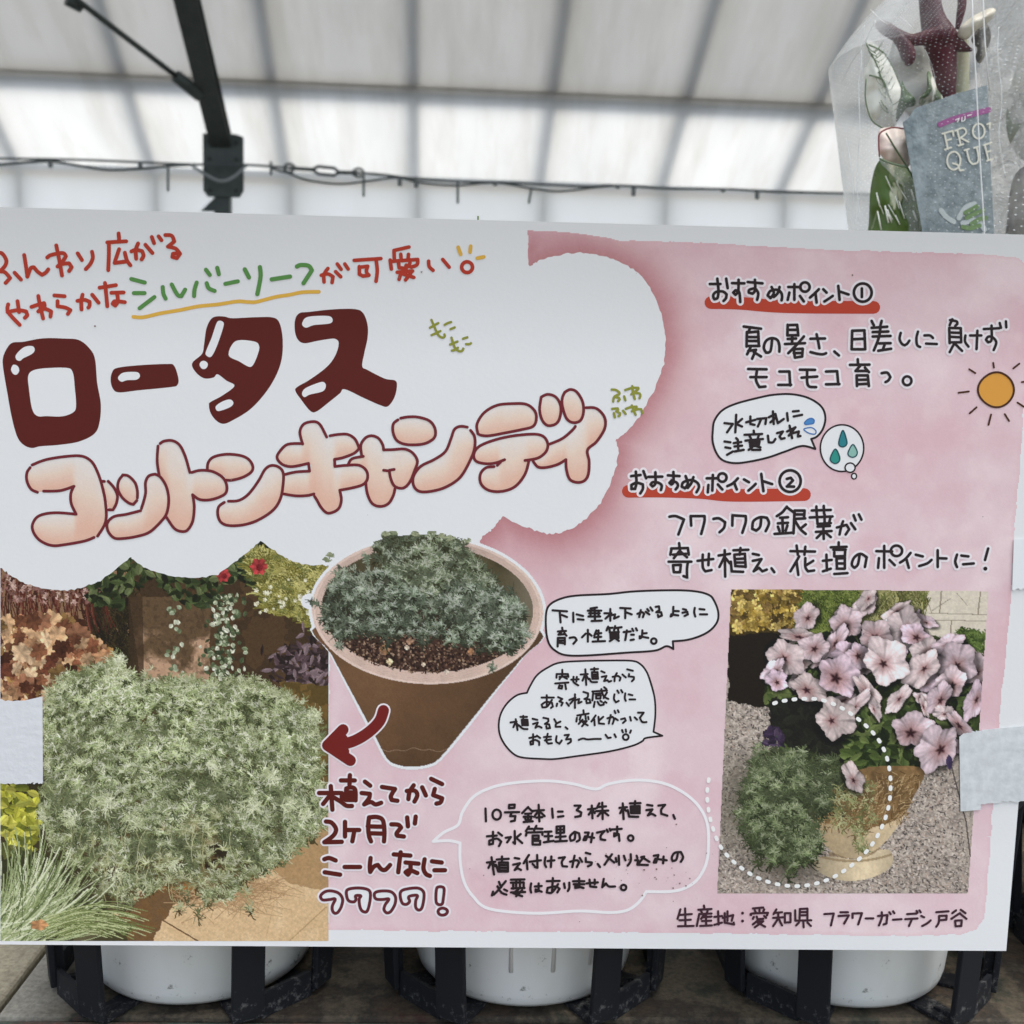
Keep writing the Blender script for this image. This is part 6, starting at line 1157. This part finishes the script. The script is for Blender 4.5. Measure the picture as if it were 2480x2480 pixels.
# brace rod with sleeves
r0, r1, r2 = pl_(-60, -190), pl_(426, 184), pl_(484, 232)
br = empty('brace_rod', r2, 'thin dark brace rod running from the rafter up to the left', 'rod')
MB().tube([r0, r1], .022, 10).build('rod', STEEL, br, smooth=True); MB().tube([r1, r2], .050, 10).build('sleeve', STEEL, br, smooth=True); MB().tube([pl_(165, -2), pl_(197, 22)], [.05, .03], 10).build('sleeve', STEEL, br, smooth=True)
# wires along the eave
def wire(name, P, r, label, dy=-.1, m_=None):
    Q = catmull(np.array([(x*.642, y*.642) for x, y in P]), n=6); o0 = wp(*Q[0], dy)
    return tag(MB().tube([wp(a, b, dy) for a, b in Q], r, 6).build(name, m_ or mat('wire_dark', (.05, .06, .06), .5, .4), None, True, origin=o0), label, 'wire', 'wires along the eave')
wire('wire', [(-200, 596), (0, 598), (300, 603), (720, 620), (930, 622), (1090, 634)], .010, 'upper straight wire running left from the turnbuckle past the gusset plate')
wire('wire', [(-200, 640), (-60, 628), (60, 616), (190, 609), (300, 626), (410, 641), (540, 636), (640, 626), (720, 621)], .012, 'sagging dark cable left of the gusset plate', -.12)
wire('wire', [(720, 622), (770, 655), (830, 683), (880, 668), (930, 624)], .012, 'short grey cable looping in a V across the gusset plate', -.16, mat('wire_grey', (.22, .24, .24), .5))
wire('wire', [(1352, 652), (1450, 660), (1560, 674), (1720, 684), (1932, 690), (2200, 703), (2330, 700), (2530, 712), (2750, 714), (2930, 724), (3200, 730), (3600, 742)], .011, 'straight wire running right from the turnbuckle')
wire('wire', [(1020, 634), (1090, 655), (1160, 680), (1280, 694), (1390, 683), (1500, 671), (1590, 690), (1720, 700), (1870, 690), (2010, 712), (2110, 722), (2240, 708), (2330, 700)], .010, 'sagging grey cable hanging right of the gusset plate', -.12)
tq = [wp(x*.642, y*.642, -.1) for x, y in ((1092, 634), (1180, 640), (1280, 650), (1352, 652))]
tbk = empty('turnbuckle', tq[1], 'dark steel turnbuckle in the wire right of the gusset plate', 'turnbuckle'); DKW = mat('wire_dark', (.05, .06, .06), .5, .4)
for dz in (-.030, .030): MB().tube([tq[1]*.98+tq[0]*.02, tq[1]*.8+tq[2]*.2+ez*dz, tq[1]*.2+tq[2]*.8+ez*dz, tq[2]], .014, 8).build('side_bar', DKW, tbk, smooth=True)
MB().tube([tq[0], tq[1]], .016, 8).build('rod', DKW, tbk); MB().tube([tq[2], tq[3]], .016, 8).build('rod', DKW, tbk)
for e in (0, 3): MB().tube([tq[e]+np.array([.045*math.cos(a), 0, .035*math.sin(a)]) for a in np.linspace(0, 5.6, 12)], .010, 6).build('hook', DKW, tbk, smooth=True)
for x, y0, y1, lb_ in ((190, 608, 632, 'short dark clip on the cable at far left'), (529, 612, 630, 'stubby dark clip on the cable left of the gusset plate'), (634, 630, 722, 'long thin tie hanging left of the gusset plate'), (1022, 610, 662, 'tie hanging just left of the turnbuckle'), (1372, 660, 742, 'long tie hanging just right of the turnbuckle'), (1508, 668, 702, 'short clip on the wire right of the turnbuckle'), (1570, 668, 708, 'dark clip in front of a wall bar right of the turnbuckle'), (1727, 684, 768, 'long pale tie hanging below the wire above the poster'), (1868, 684, 702, 'small dark clip on the wire above the accent marks'), (2004, 714, 768, 'slanted tie below the wire above the middle of the poster'), (2330, 696, 712, 'small clip on the wire above the pink panel'), (2390, 708, 740, 'short tie below the wire above the pink panel'), (2728, 710, 726, 'small clip on the wire left of the bagged plant'), (2856, 722, 752, 'short tie below the wire nearest the bagged plant')):
    a, b = wp(x*.642, y0*.642, -.12), wp(x*.642-(6 if x == 2004 else 0), y1*.642, -.12)
    tag(MB().tube([a, b], .012 if y1-y0 > 45 else .02, 6).build('wire_tie', mat('tie_grey', (.13, .14, .14), .5), None, origin=a), lb_, 'tie', 'ties and clips on the wires')
